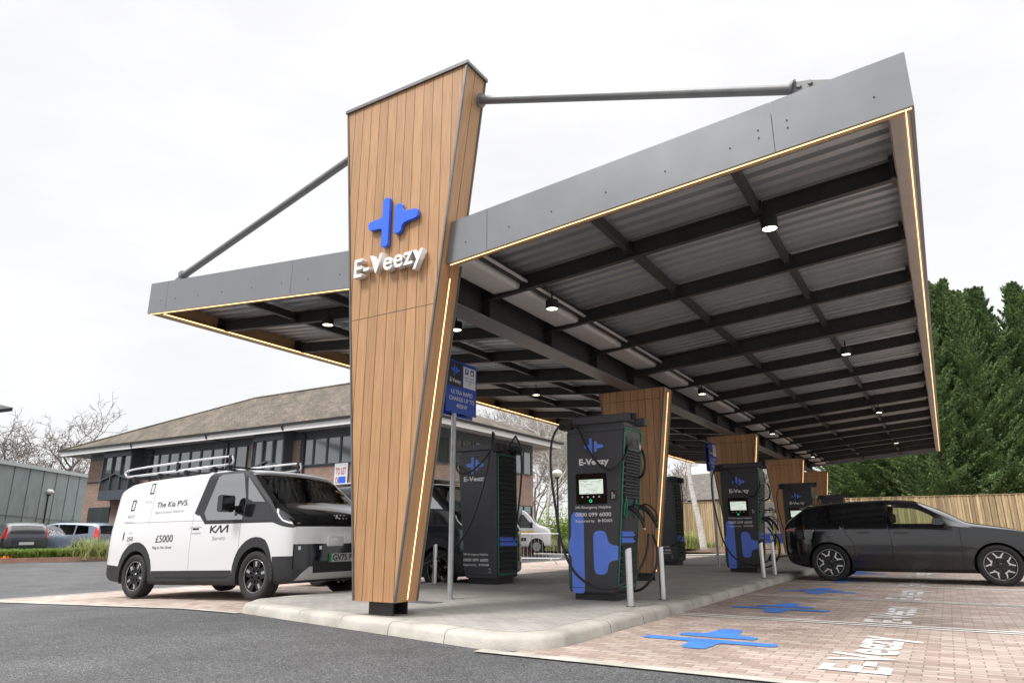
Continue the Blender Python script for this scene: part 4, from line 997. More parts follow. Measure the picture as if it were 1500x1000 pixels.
def van(name, label, paint, loc, pitch=0, markings=True, side_windows=False, scale=1.05, group=None):
    t = thing(name, label, 'van', loc, 0, group); t.scale = (scale,)*3; t.rotation_euler = (0, -pitch, 0)
    P = dict(PV); P['paint'] = paint; rg = []
    A_ = math.pi
    for s_ in (near_side, far_side):
        f = int(s_ is far_side)
        for cx in (-1.5, 1.5):
            rg.append(('arch_trim', M['clad'], 'y', [(cx-.50, .10)]+[(cx+.50*math.cos(a), .36+.52*math.sin(a)) for a in [A_-A_*k/14 for k in range(15)]]+[(cx+.50, .10)], s_, 'arch%d%d' % (f, cx > 0)))
        rg.append(('sill_trim', M['clad'], 'y', [(-1.0, .1), (1.0, .1), (1.0, .42), (-1.0, .42)], s_, 's%d' % f))
        rg.append(('sill_groove', M['seam'], 'y', [(-.92, .335), (.92, .335), (.90, .30), (.14, .30), (.06, .275), (-.06, .275), (-.14, .30), (-.90, .30)], s_, 'gv%d' % f))
        rg.append(('handle', M['clad'], 'y', [(-.02, 1.02), (.14, 1.02), (.14, 1.05), (-.02, 1.05)], s_, 'hd%d' % f))
        rg.append(('bumper_side', M['clad'], 'y', [(1.97, .1), (2.5, .1), (2.5, .60), (1.97, .60)], s_, 'b%d' % f))
        rg.append(('rear_bumper', M['clad'], 'y', [(-2.5, .1), (-1.98, .1), (-1.98, .50), (-2.5, .54)], s_, 'rb%d' % f))
        rg.append(('pillar_trim', M['clad'], 'y', [(.16, 1.90), (-.05, 1.28), (.05, 1.24), (.10, 1.24), (.27, 1.10), (1.90, 1.07), (2.34, .98), (2.34, 1.12), (2.10, 1.24), (1.80, 1.39), (1.14, 1.92)], s_, 'p%d' % f))
        rg.append(('window', M['glass_sky'], 'y', [(.30, 1.16), (.20, 1.27), (.38, 1.82), (.45, 1.855), (.93, 1.845), (1.0, 1.8), (1.13, 1.46), (1.14, 1.40), (1.14, 1.14)], s_, 'w%d' % f))
        rg.append(('quarter_window', M['glass_sky'], 'y', [(1.10, 1.78), (1.20, 1.40), (1.58, 1.375)], s_, 'q%d' % f))
        rg.append(('door_trim', M['gloss_black'], 'y', [(1.17, 1.13), (1.17, 1.36), (1.70, 1.34), (1.84, 1.10)], s_, 'd%d' % f))
        rg.append(('light_line', M['lamp_white'], 'y', thick([(1.80, 1.365), (1.90, 1.27), (2.02, 1.17), (2.15, 1.10), (2.30, 1.05)], .020), s_, 'll%d' % f))
        if side_windows: rg.append(('side_window', M['glass_dark'], 'y', [(-1.9, 1.25), (-.12, 1.25), (.02, 1.74), (-1.85, 1.74)], s_, 'sw%d' % f))
        for wch in (-1.5, 1.5): rg.append((None, None, 'y', circle_poly(wch, .34, .40, 28), s_))
        for ln in ([(1.12, 1.13), (1.14, .43)], [(-.05, 1.26), (-.04, .43)], [(-1.25, 1.75), (-1.25, 1.15)], [(-2.0, 1.20), (.0, 1.165)], [(-.05, 1.165), (1.15, 1.12)]): rg.append(('panel_gap', M['seam'], 'y', thick(ln, .006), s_, 'seam'))
    rg.append(('windscreen', M['glass_screen'], 'z', [(1.16, -.70), (1.16, .70), (1.82, .80), (1.82, -.80)], lambda c, n: n.z > .3 and c.z > 1.2, 'ws'))
    rg.append(('windscreen_edge', M['gloss_black'], 'z', [(1.10, -.78), (1.10, .78), (1.87, .89), (1.87, -.89)], lambda c, n: n.z > .25 and c.z > 1.2 and not (1.16 < c.x < 1.82 and abs(c.y) < .70+(c.x-1.16)*.15), 'we'))
    rg.append(('hood_trim', M['gloss_black'], 'z', [(1.87, -.87), (1.87, .87), (2.32, .80), (2.32, -.80)], lambda c, n: n.z > .25 and c.z > 1.0, 'hood'))
    up_front = lambda c, n: n.x > .35 and c.x > 1.9
    rg.append(('nose_trim', M['gloss_black'], 'x', [(-.84, 1.0), (.84, 1.0), (.86, 1.12), (-.86, 1.12)], up_front, 'nose'))
    rg.append(('grille', M['gloss_black'], 'x', [(-.84, .42), (.84, .42), (.84, .76), (-.84, .76)], up_front, 'gr'))
    rg.append(('bumper', M['clad'], 'x', [(-1, .2), (1, .2), (1, .42), (-1, .42)], up_front, 'bm'))
    rg.append(('skid_trim', M['silver_clad'], 'x', [(-.80, .27), (.80, .27), (.72, .36), (.60, .45), (-.60, .45), (-.72, .36)], up_front, 'sk'))
    rg.append(('lower_intake', M['seam'], 'x', [(-.55, .36), (.55, .36), (.55, .52), (-.55, .52)], up_front, 'li'))
    bvh, _ = build_vehicle(P, t, rg, None, plan_curve(.20, 1.7))
    add_wheels(t, (-1.5, 1.5), .83, .34, .225, .235, 'block')
    bm = B(); box(bm, 1.0, 1.75, -.74, .74, .80, 1.12, .08, 2); box(bm, -.2, 1.3, -.75, .75, .781, .80); box(bm, -.2, -.16, -.8, .8, .80, 1.84); obj('dashboard', bm, M['interior'], t, True, sharp=40)
    seats(t, [(.45, -.42), (.45, .42)], .80, 1.5)
    bm = B(); tube(bm, [(1.05+.05*math.sin(a), .42+.18*math.cos(a), 1.22+.17*math.sin(a)) for a in [k*math.pi/10 for k in range(21)]], .013, 6, False); obj('steering_wheel', bm, M['interior'], t, True)
    bm = B()
    pr = fillet([(.88, 1.25), (1.02, 1.25), (1.02, 1.50), (.88, 1.50)], .05, 4); prism(bm, [(p.x, -1.20, p.y) for p in pr], (0, .22, 0)); bmesh.ops.bevel(bm, geom=bm.edges[:], offset=.012, segments=2, affect='EDGES')
    box(bm, .95, 1.12, -1.0, -.9, 1.28, 1.34); box(bm, .95, 1.0, -.93+2*0, -.88, 1.2, 1.34); obj('mirror', bm, M['gloss_black'], t, True, sharp=35)
    bm = B(); box(bm, .90, 1.02, .98, 1.2, 1.25, 1.50, .03, 2); box(bm, .95, 1.10, .88, .99, 1.28, 1.34); obj('mirror', bm, M['gloss_black'], t, True, sharp=35)
    for s in (-1, 1):                     # slim corner lamps beside the bonnet
        b = B(); box(b, 2.2, 2.202, *(sorted((s*.78, s*.42))), .68, .73); decal(bvh, b, M['lamp_white'], t, 'headlight', 'x', 1, .004)
    if markings:
        def tx(s, x, z, h, w=None, bold=.004, m=M['charger_black'], name='lettering', shear=0):
            b = text_bm(s, h, bold); wx = max(v.co.x for v in b.verts)
            if w: put(b, Matrix.Diagonal((w/wx, 1, 1, 1)))
            put(b, frame((x, -2, z), (1, 0, 0), (0, 0, 1))); return decal(bvh, b, m, t, name)
        grey = M.setdefault('decal_grey', mat('grey decal', (.35, .36, .37), .5))
        tx('The Kia PV5.', -1.13, 1.42, .125, .86); tx('Electric all round. Tomorrow', -1.13, 1.32, .06, .78, m=grey, bold=0)
        tx('£5000', -.97, .86, .16, .47); tx('Plug-in Van Grant', -1.03, .76, .06, .52, bold=0)
        tx('EASY', -1.92, 1.28, .08, .2, m=grey); tx('Charge your van', -1.98, 1.2, .05, .28, m=grey, bold=0); tx('home or away', -1.5, 1.52, .05, .2, m=grey, bold=0)
        tx('Up to', -1.78, 1.02, .05, .12, m=grey, bold=0); tx('250', -1.80, .90, .10, .18); tx('miles', -1.78, .84, .05, .14, m=grey, bold=0)
        tx('Lease from', -.1, 1.05, .05, .3, m=grey, bold=0); tx('Available', -.05, .96, .05, .25, m=grey, bold=0); tx('Barretts', .5, .86, .08, .3, m=grey, bold=0)
        b = B()                               # outlined pictograms
        for x, z in ((-1.88, 1.40), (-1.42, 1.66)):
            for q in (box,): q(b, x, x+.11, -2, -1.999, z, z+.02); q(b, x, x+.11, -2, -1.999, z+.16, z+.18); q(b, x, x+.02, -2, -1.999, z+.021, z+.159); q(b, x+.09, x+.11, -2, -1.999, z+.021, z+.159)
        box(b, -1.93, -1.90, -2, -1.999, .92, 1.05)
        decal(bvh, b, M['charger_black'], t, 'pictogram')
        def kmark(b, f, s):                   # slanted strokes of the maker's mark
            for st in ([(0, 0), (.0, .9)], [(.02, .42), (.55, .9)], [(.10, .45), (.55, 0), (1.02, .9)], [(1.02, .9), (1.15, 0)], [(1.15, 0), (1.8, .9)], [(1.8, .9), (1.8, 0)]):
                for a_, c_ in zip(st, st[1:]):
                    d = (Vector(c_)-Vector(a_)).normalized(); q = Vector((-d.y, d.x))*.075
                    poly(b, [f(p.x*s, p.y*s*.55) for p in (Vector(a_)-q, Vector(c_)-q, Vector(c_)+q, Vector(a_)+q)])
        b = B(); kmark(b, lambda x, z: (.44+x, -2, .965+z), .22); decal(bvh, b, M['charger_black'], t, 'emblem')
        b = B(); kmark(b, lambda x, z: (4, -.13+x, 1.115+z), .115); decal(bvh, b, M['lamp_white'], t, 'emblem', 'x', 1, .004)
        b = B(); box(b, 3, 3.002, -.30, .30, .50, .62); pl = decal(bvh, b, M['plate'], t, 'number_plate', 'x', 1, .012)
        b = B(); box(b, 3, 3.002, -.30, -.25, .50, .62); decal(bvh, b, M['plate_green'], t, 'plate_flash', 'x', 1, .014)
        b = put(text_bm('GV75 PYD', .125, .022, 0, 'LEFT'), frame((4, -.235, .52), (0, 1, 0), (0, 0, 1))); decal(bvh, b, M['charger_black'], t, 'plate_letters', 'x', 1, .018)
        b = B(); box(b, 2.20, 2.34, -.34, -.02, .72, .86, .02, 2); obj('charge_flap', b, M['van_white'], t, True, sharp=40)
        # roof rack: two side rails on bars
        b = B()
        if True:
            for s in (-1, 1):
                b = B()
                tube(b, spline([(-2.5, s*.70, 2.04), (-2.4, s*.70, 2.15), (-.8, s*.70, 2.17), (.35, s*.70, 2.16), (.48, s*.70, 2.13), (.5, s*.70, 2.06), (.42, s*.70, 2.02)], 5), .017, 8)
                tube(b, [(-2.45, s*.70, 2.03), (.42, s*.70, 2.03)], .02, 8)
                obj('roof_rail', b, M['rail'], t, True)
        b = B()
        for x in (-2.2, -1.45, -.7, .05, .42): beam(b, (x, -.74, 1.99), (x, .74, 1.99), .05, .025); box(b, x-.035, x+.035, -.73, -.67, 1.93, 2.02); box(b, x-.035, x+.035, .67, .73, 1.93, 2.02)
        for x in (-.95, .44):
            for s in (-1, 1): box(b, x-.03, x+.03, s*.70-.03, s*.70+.03, 2.03, 2.18, .01)
        obj('roof_bar', b, M['black'], t)
        b = B(); tube(b, [(1.75, .1, 1.45), (1.50, .1, 1.66)], .006, 6)
    return t, bvh
v1, bv1 = van('panel_van', 'white panel van with grey wheel arches, roof rack and black lettering', M['van_white'], (-10.56, 8.19, -.025), math.atan(.0284), True)
van('dark_van', 'dark van with pale roof mostly hidden behind the tall timber column', M['car_teal'], (-9.72, 11.6, -.03), .012, False, True)
# white roof skin, lettering and hi-vis vest of the dark van
dv = bpy.data.objects['dark_van']
bm = B(); box(bm, -2.2, 1.0, -.70, .70, 1.955, 1.985, .012, 2); obj('roof_panel', bm, M['van_white'], dv)
bm = B(); box(bm, -1.6, -.3, -.7, -.6, 1.35, 1.42); obj('hi_vis_stripe', bm, M['hivis'], dv)
# --- simpler cars
def small_car(name, label, cat, paint, loc, rz, height=1.5, length=4.3, wagon=True, far=True, group=None):
    t = thing(name, label, cat, loc, rz, group); h = height; x0, x1 = -length/2, length/2; wb = .30*length
    P = dict(paint=paint, xr=x0, xf=x1, tum=.30, rr=.12, endr=.1, in0=.3, in1=.7,
      top=[(x0, .95), (x0+.05, 1.1), (x0+.22, h-.12), (x0+.5, h-.02), (0, h), (.5, h-.06), (1.0, h-.36), (1.25, 1.0), (x1-.3, .85), (x1, .66)],
      bot=[(x0, .4), (x0+.4, .25), (0, .2), (x1-.3, .22), (x1, .32)], w=[(x0, .78), (x0+.3, .86), (0, .88), (x1-.5, .86), (x1, .68)],
      belt=[(x0, .93), (0, .95), (1.2, .93), (x1, .62)])
    rg = []
    for s_ in (near_side, far_side):
        f = int(s_ is far_side)
        for cx in (-wb, wb): rg.append((None, None, 'y', circle_poly(cx, .32, .36, 20), s_))
        rg.append(('window', M['glass_sky'], 'y', [(-.05, .98), (.95, .97), (.72, 1.12), (.35, h-.13), (.0, h-.10)], s_, 'a%d' % f))
        rg.append(('window', M['glass_sky'], 'y', [(-.85, 1.0), (-.12, .98), (-.07, h-.10), (-.82, h-.11)], s_, 'b%d' % f))
        rg.append(('quarter_window', M['glass_sky'], 'y', [(x0+.48, 1.05), (-.92, 1.0), (-.89, h-.12), (x0+.58, h-.17)], s_, 'c%d' % f))
        rg.append(('tail_lamp', M['red_light'], 'y', [(x0-.1, .82), (x0+.2, .86), (x0+.24, h-.2), (x0+.16, h-.15), (x0-.1, 1.1)], s_, 'd%d' % f))
        for ln in ([(-.08, .97), (-.06, .3)], [(.98, .95), (1.0, .35)], [(-.88, .99), (-.84, .6)]): rg.append(('panel_gap', M['seam'], 'y', thick(ln, .009), s_, 'seam'))
    rg.append(('windscreen', M['glass_dark'], 'z', [(.55, -.55), (.55, .55), (1.15, .68), (1.15, -.68)], lambda c, n: n.z > .3 and c.z > .98, 'ws'))
    rg.append(('rear_window', M['glass_dark'], 'x', [(-.62, 1.02), (.62, 1.02), (.55, h-.14), (-.55, h-.14)], lambda c, n: n.x < -.2 and c.x < x0+.5, 'rw'))
    rg.append(('rear_bumper', M['clad'], 'x', [(-.9, .2), (.9, .2), (.9, .42), (-.9, .42)], lambda c, n: n.x < -.2 and c.x < x0+.5, 'rb'))
    bvh, _ = build_vehicle(P, t, rg, None)
    add_wheels(t, (-wb, wb), .76, .32, .2, .21, 'plain')
    seats(t, [(.1, -.36), (.1, .36), (-.7, -.36), (-.7, .36)], .62, 1.12)
    b = B(); box(b, x0-1, x0-.998, -.26, .26, .60, .71); decal(bvh, b, M['plate'], t, 'number_plate', 'x', -1, .01)
    b = B(); box(b, .75, .88, -1.04, -.9, .98, 1.1, .02, 2); box(b, .75, .88, .9, 1.04, .98, 1.1, .02, 2); obj('mirror', b, paint, t, True, sharp=40)
    return t
p = at(96, 815, 30)
small_car('hatchback_car', 'grey blue hatchback with tall red tail lamps behind the planted strip', 'car', M['car_blue'], (p.x, p.y, .0), R(205), 1.52, 4.0)
p = at(10, 815, 29)
small_car('parked_car', 'dark car at the left edge of the photograph showing its rear', 'car', M['car_suv'], (p.x, p.y, .0), R(172), 1.5, 4.3)
p = at(22, 806, 42)
small_car('parked_car', 'white car beyond the dark car at the far left', 'car', M['van_white'], (p.x, p.y, .0), R(160), 1.6, 4.4)
# far white crew van
p = at(752, 806, 37)
cv = thing('crew_van', 'white van with a yellow stripe on the far road behind the left charger', 'van', (p.x-.6, p.y+.2, 0), R(26))
PW = dict(paint=M['van_white'], xr=-3.0, xf=2.5, tum=.12, rr=.16, endr=.1, in0=.3, in1=.9,
  top=[(-3.0, 2.2), (-2.9, 2.36), (0, 2.4), (.8, 2.36), (1.15, 2.22), (1.85, 1.50), (2.25, 1.36), (2.5, 1.10)], bot=[(-3, .4), (0, .3), (2.5, .35)],
  w=[(-3, .94), (0, .98), (2, .96), (2.5, .8)], belt=[(-3, 1.25), (1.5, 1.22), (2.5, .9)])
rg = []
for s_ in (near_side, far_side):
    f = int(s_ is far_side)
    for cx in (-1.7, 1.75): rg.append((None, None, 'y', circle_poly(cx, .36, .42, 20), s_))
    rg.append(('window', M['glass_dark'], 'y', [(.55, 1.3), (1.55, 1.3), (1.5, 1.45), (1.05, 2.0), (.6, 2.05)], s_, 'a%d' % f))
    rg.append(('window', M['glass_dark'], 'y', [(-.35, 1.32), (.42, 1.32), (.42, 2.05), (-.35, 2.05)], s_, 'b%d' % f))
    rg.append(('window', M['glass_dark'], 'y', [(-1.6, 1.32), (-.6, 1.32), (-.6, 2.05), (-1.6, 2.05)], s_, 'bb%d' % f))
    rg.append(('stripe', M['yellow'], 'y', [(-2.9, 1.06), (1.6, 1.06), (1.6, 1.14), (-2.9, 1.14)], s_, 'c%d' % f))
    rg.append(('rubbing_strip', M['clad'], 'y', [(-.9, .62), (1.2, .62), (1.2, .80), (-.9, .80)], s_, 'd%d' % f))
    for ln in ([(.48, 2.1), (.5, .45)], [(1.58, 1.3), (1.45, .6)], [(-.45, 2.1), (-.45, .45)]): rg.append(('panel_gap', M['seam'], 'y', thick(ln, .012), s_, 'seam'))
rg.append(('windscreen', M['glass_dark'], 'z', [(1.12, -.75), (1.12, .75), (1.72, .85), (1.72, -.85)], lambda c, n: n.z > .3 and c.z > 1.4, 'ws'))
bvw, _ = build_vehicle(PW, cv, rg, None); add_wheels(cv, (-1.7, 1.75), .86, .36, .24, .22, 'plain')
b = B(); box(b, 1.42, 1.55, -1.16, -.98, 1.35, 1.6, .03, 2); obj('mirror', b, M['black'], cv)
# ------------------------------------------------------------------ office building
BY, EY = 23.2, 22.0; BX0, BX1 = -45.5, -19.6; EX0, EX1 = -46.75, -18.4; BYB, EYB = 34.2, 35.4
bo = Vector((-32, 28, 0)); off = thing('office_building', 'two storey brick office with deep white eaves and brown tiled roof', 'building', bo)
def bobj(name, bm, m, parent=None, **k):
    for v in bm.verts: v.co -= bo
    return obj(name, bm, m, off if parent is None else parent, **k)
bm = B(); box(bm, BX0, BX1, BY, BYB, -.3, 5.85); wl = bobj('wall', bm, M['brick'])
bm = B(); prism(bm, [(EX0+.02, EY+.02, 5.84), (EX1-.02, EY+.02, 5.84), (EX1-.02, EYB-.02, 5.84), (EX0+.02, EYB-.02, 5.84)], (0, 0, .02)); bobj('soffit', bm, M['soffit'])
bm = B()
box(bm, EX0, EX1, EY-.02, EY+.0, 5.72, 6.03); box(bm, EX0, EX1, EYB, EYB+.02, 5.72, 6.03); box(bm, EX0-.02, EX0, EY, EYB, 5.72, 6.03); box(bm, EX1, EX1+.02, EY, EYB, 5.72, 6.03); bobj('eaves_board', bm, M['fascia_white'])
bm = B(); box(bm, EX0-.12, EX1+.12, EY-.14, EY-.03, 5.97, 6.08); box(bm, EX1+.03, EX1+.14, EY-.14, EYB+.14, 5.97, 6.08)
for u, v in ((193, 655), (303, 640), (415, 625)):
    q = ony(u, v, EY); tube(bm, [(q.x, EY-.08, 5.97), (q.x, EY-.08, 5.82), (q.x+.3, BY-.08, 5.70), (q.x+.3, BY-.08, 0)], .045, 8)
bobj('gutter', bm, M['black'])
bm = B(); rx0, rx1, ry, rz_ = -37.5, -27, 28.7, 9.55
c = [(EX0-.1, EY-.12, 6.03), (EX1+.1, EY-.12, 6.03), (EX1+.1, EYB+.12, 6.03), (EX0-.1, EYB+.12, 6.03), (rx0, ry, rz_), (rx1, ry, rz_)]; V = [bm.verts.new(q) for q in c]
for f in ((0, 1, 5, 4), (1, 2, 5), (2, 3, 4, 5), (3, 0, 4), (0, 3, 2, 1)): bm.faces.new([V[i] for i in f])
tile = brick_mat('roof tiling', (.066, .052, .036), (.115, .09, .064), (.04, .032, .025), .25, .17, .012, swz=('xy+',), bump=1, blotch=.5, dirt=(.15, .14, .07))
bobj('roof', bm, tile)
bm = B(); tube(bm, [(rx0, ry, rz_), (rx1, ry, rz_)], .09, 8); tube(bm, [(EX1+.1, EY-.12, 6.06), (rx1, ry, rz_)], .07, 8); tube(bm, [(EX0-.1, EY-.12, 6.06), (rx0, ry, rz_)], .07, 8); bobj('ridge_tiles', bm, tile)
def window_block(x0, x1, z0, z1, n, yw, axis='x', dep=.1, out=1):
    """one frame with n panes; every frame a part, its panes one sub-part"""
    fr, pn = B(), B(); w = (x1-x0)/n; e = .05
    def bx(b, a0, a1, d0, d1, z0_, z1_):
        if axis == 'x': box(b, a0, a1, yw-d1, yw-d0, z0_, z1_)
        else: box(b, yw+d0, yw+d1, a0, a1, z0_, z1_)
    bx(fr, x0, x1, 0, dep, z0, z0+e); bx(fr, x0, x1, 0, dep, z1-e, z1)
    for i in range(n+1): xx = x0+w*i; bx(fr, xx-e/2, xx+e/2, 0, dep-.002, z0+e, z1-e)
    bx(pn, x0+e/2, x1-e/2, .02, .05, z0+e, z1-e)
    f = bobj('window', fr, M['frame_dark']); bobj('pane', pn, M['pane'], f)
def bxx(u, yy=23.2): return ony(u, 690, yy).x
# upper storey window bands between the two bays
bm = B(); box(bm, BX0+.05, BX1-.05, BY-.03, BY-.001, 5.45, 5.84); box(bm, BX0+.05, BX1-.05, BY-.04, BY-.031, 4.08, 4.16); bobj('head_panel', bm, M['frame_dark'])
xa = bxx(205); xb = bxx(362); k = 0
nwin = 10
for i in range(nwin): window_block(xa+(xb-xa)*i/nwin, xa+(xb-xa)*(i+1)/nwin-.06, 4.16, 5.45, 1, BY, dep=.1)
xa = bxx(440); xb = bxx(520)
for i in range(4): window_block(xa+(xb-xa)*i/4, xa+(xb-xa)*(i+1)/4-.04, 4.16, 5.45, 1, BY, dep=.1)
for i in range(2): window_block(xb+.1+1.1*i, xb+1.1+1.1*i, 4.16, 5.45, 1, BY, dep=.1)
for u0, u1 in ((150, 190), (367, 412)):
    a, b_ = bxx(u0, 22.5), bxx(u1, 22.5)
    bm = B(); box(bm, a, b_, 22.45, BY-.05, 2.95, 3.5); box(bm, a, b_, 22.45, BY-.05, 5.45, 5.80); box(bm, a+.1, b_-.1, 22.6, BY-.05, 3.5, 5.45); bay = bobj('bay_window', bm, M['frame_dark'])
    fr, pn = B(), B(); n_ = 3
    for i in range(n_+1): xx = a+(b_-a)*i/n_; box(fr, xx-.04, xx+.04, 22.46, 22.56, 3.5, 5.45)
    beam(fr, (a, 22.50, 4.1), ((a+b_)/2, 22.50, 4.45), .09, .07); beam(fr, ((a+b_)/2, 22.50, 4.45), (b_, 22.50, 4.1), .09, .07)
    bobj('mullion', fr, M['frame_dark'], bay)
    box(pn, a+.04, b_-.04, 22.575, 22.595, 3.52, 5.43); bobj('pane', pn, M['pane'], bay)
# ground floor openings and side elevation
for u0, u1 in ((140, 170), (205, 240), (262, 300), (425, 470)):
    a, b_ = bxx(u0), bxx(u1); window_block(a, b_, .9 if u0 > 180 else .1, 2.6, 3, BY, dep=.06)
for i in range(5): window_block(24.4+1.95*i, 26.1+1.95*i, 4.16, 5.45, 2, BX1, 'y'); window_block(24.4+1.95*i, 26.1+1.95*i, 1.0, 2.5, 2, BX1, 'y')
bm = B(); box(bm, BX1+.001, BX1+.03, BY+.05, BYB-.05, 5.45, 5.84); bobj('head_panel', bm, M['frame_dark'])
# banner on the brick wall
a, b_ = ony(490, 690, 23.1), ony(509, 690, 23.1); zt_, zb_ = ony(500, 678, 23.1).z, ony(500, 717, 23.1).z
bm = B(); box(bm, a.x, b_.x, 23.10, 23.12, zb_, zt_); bn = tag(obj('wall_banner', bm, M['white_sign']), 'white to-let banner with red lettering hung on the brick office wall', 'banner')
bm = B(); mx_ = (a.x+b_.x)/2; wb_ = (b_.x-a.x)
for i, s in enumerate(('TO LET', 'OFFICE', 'SPACE')):
    tb = text_bm(s, .42, .02, 0, 'CENTER'); wx = max(v.co.x for v in tb.verts)*2; put(tb, Matrix.Diagonal((wb_*.8/wx, 1, 1, 1))); put(tb, frame((mx_, 23.09, zt_-.5-.42*i), (1, 0, 0), (0, 0, 1))); join(bm, tb)
obj('lettering', bm, mat('banner red', (.5, .12, .1), .6), bn)
bm = B(); box(bm, mx_-.1, b_.x-.1, 23.085, 23.095, zb_+.15, zb_+.6); obj('blue_field', bm, M['sign_logo'], bn)
# sliver of a second building, far left: its eaves reach into the frame
tip = at(18, 602, 26); n1 = at(-260, 540, 30); n2 = at(-300, 640, 22); nb = Vector((n1.x, n1.y, 0))
b2 = thing('neighbour_building', 'dark eaves tip of another building at the left edge of the photograph', 'building', nb)
bm = B(); prism(bm, [tip-nb, n1-nb, n2-nb], (0, 0, .14)); obj('eaves', bm, M['black'], b2)
bm = B(); c_ = (n1+n2)/2+(n1-tip)*.15; prism(bm, [Vector((p.x, p.y, 0))-nb for p in (tip.lerp(c_, .8), n1, n1+(n1-tip)*.3, n2+(n2-tip)*.3, n2)], (0, 0, tip.z-.2)); obj('wall', bm, M['brick'], b2)
# grey green panelled shed on the left
a = at(-60, 666, 34); b_ = at(132, 698, 52); zt_ = a.z
bm = B(); zt1, zt2 = a.z, b_.z
d = Vector((b_.x-a.x, b_.y-a.y, 0)); nrm = Vector((d.y, -d.x, 0)).normalized()
sh = thing('panelled_shed', 'long grey green panelled shed behind the parked cars on the left', 'building', (a.x, a.y, 0))
prism(bm, [(0, 0, -.3), (d.x, d.y, -.3), (d.x, d.y, zt2), (0, 0, zt1)], -nrm*8 if nrm.dot(Vector((-a.x, -a.y, 0))) > 0 else nrm*8); obj('wall', bm, M['panel_shed'], sh)
sgn = nrm if nrm.dot(Vector((-a.x, -a.y, 0))) > 0 else -nrm
bm = B()
for i in range(1, 9):
    s = i/9; pz = zt1+(zt2-zt1)*s; pp = d*s+sgn*.01; beam(bm, (pp.x, pp.y, -.2), (pp.x, pp.y, pz-.02), .04, .03, d)
pp = sgn*.02; beam(bm, (pp.x, pp.y, 2.2), (d.x+pp.x, d.y+pp.y, 1.9), .04, .05)
obj('panel_joint', bm, mat('shed joints', (.15, .18, .175), .5), sh)
bm = B(); beam(bm, Vector((0, 0, zt1))+sgn*.05, Vector((d.x, d.y, zt2))+sgn*.05, .2, .22); obj('roof_edge', bm, mat('shed edge', (.4, .45, .44), .4), sh)
# ------------------------------------------------------------------ far bank, fence, house
bm = B(); g_ = []
for x in [-45+3*i for i in range(24)]:
    g_.append([bm.verts.new((x, y, z)) for y, z in ((38.2, .02), (38.9, .18), (39.8, .3), (60, .35))])
for a, b_ in zip(g_, g_[1:]):
    for k in range(3): bm.faces.new((a[k], b_[k], b_[k+1], a[k+1]))
tag(obj('planting_bank', bm, M['mulch'], smooth=True), kind='structure')
fn = thing('timber_fence', 'tall close-boarded timber fence along the back of the site', 'fence', (0, 40, .3))
def fence_run(x0, y0, x1, y1, z0, ztop, parent):
    n_ = int(math.hypot(x1-x0, y1-y0)/.125); d = Vector((x1-x0, y1-y0, 0)); L_ = d.length; d.normalize(); q = Vector((-d.y, d.x, 0)); bm = B()
    for i in range(n_):
        c = Vector((x0, y0, 0))+d*(i+.5)*.125; o_ = .012 if i % 2 else -.012; w = .06; top = ztop+rnd.uniform(-.012, .012)
        vs = [c-d*w-q*.01+q*o_, c+d*w-q*.01+q*o_, c+d*w+q*.01+q*o_, c-d*w+q*.01+q*o_]
        a = [bm.verts.new((v.x, v.y, z0)) for v in vs]; b = [bm.verts.new((v.x, v.y, top)) for v in vs]
        bm.faces.new(b)
        for k in range(4): bm.faces.new((a[k], a[(k+1) % 4], b[(k+1) % 4], b[k]))
    for v in bm.verts: v.co -= Vector((0, 40, .3))
    obj('boards', bm, M['fence_wood'], parent)
    bm = B()
    for i in range(int(L_/2.7)+1):
        c = Vector((x0, y0, 0))+d*2.7*i; box(bm, c.x-.05, c.x+.05, c.y+.03, c.y+.12, z0, ztop-.03)
    for v in bm.verts: v.co -= Vector((0, 40, .3))
    obj('posts', bm, M['fence_wood'], parent)
    bm = B(); beam(bm, (x0, y0-.0, ztop+.025), (x1, y1-.0, ztop+.025), .09, .03)
    for v in bm.verts: v.co -= Vector((0, 40, .3))
    obj('cap_rail', bm, M['fence_wood'], parent)
fence_run(-14.6, 40.4, 12, 39.9, .25, 2.72, fn)
# house beyond the fence
q = at(1030, 700, 74); ho = Vector((q.x, q.y, 0)); hs = thing('brick_house', 'small brick house with grey tiled roof showing above the fence behind the birch trunk', 'house', ho, R(-18))
bm = B(); box(bm, -4.5, 4.5, 0, 7, 0, 4.6); obj('wall', bm, M['brick'], hs)
bm = B(); prism(bm, [(-5, -.5, 4.5), (-5, 7.5, 4.5), (-5, 3.5, 7.6)], (10, 0, 0)); obj('roof', bm, M['roof'], hs)
for x in (-2.6, .9):
    f, p_ = B(), B(); box(f, x-.9, x+.9, -.06, -.001, 2.9, 4.3); w_ = obj('window', f, M['black'], hs); box(p_, x-.8, x+.8, -.08, -.061, 3.0, 4.2); obj('pane', p_, M['pane'], w_)
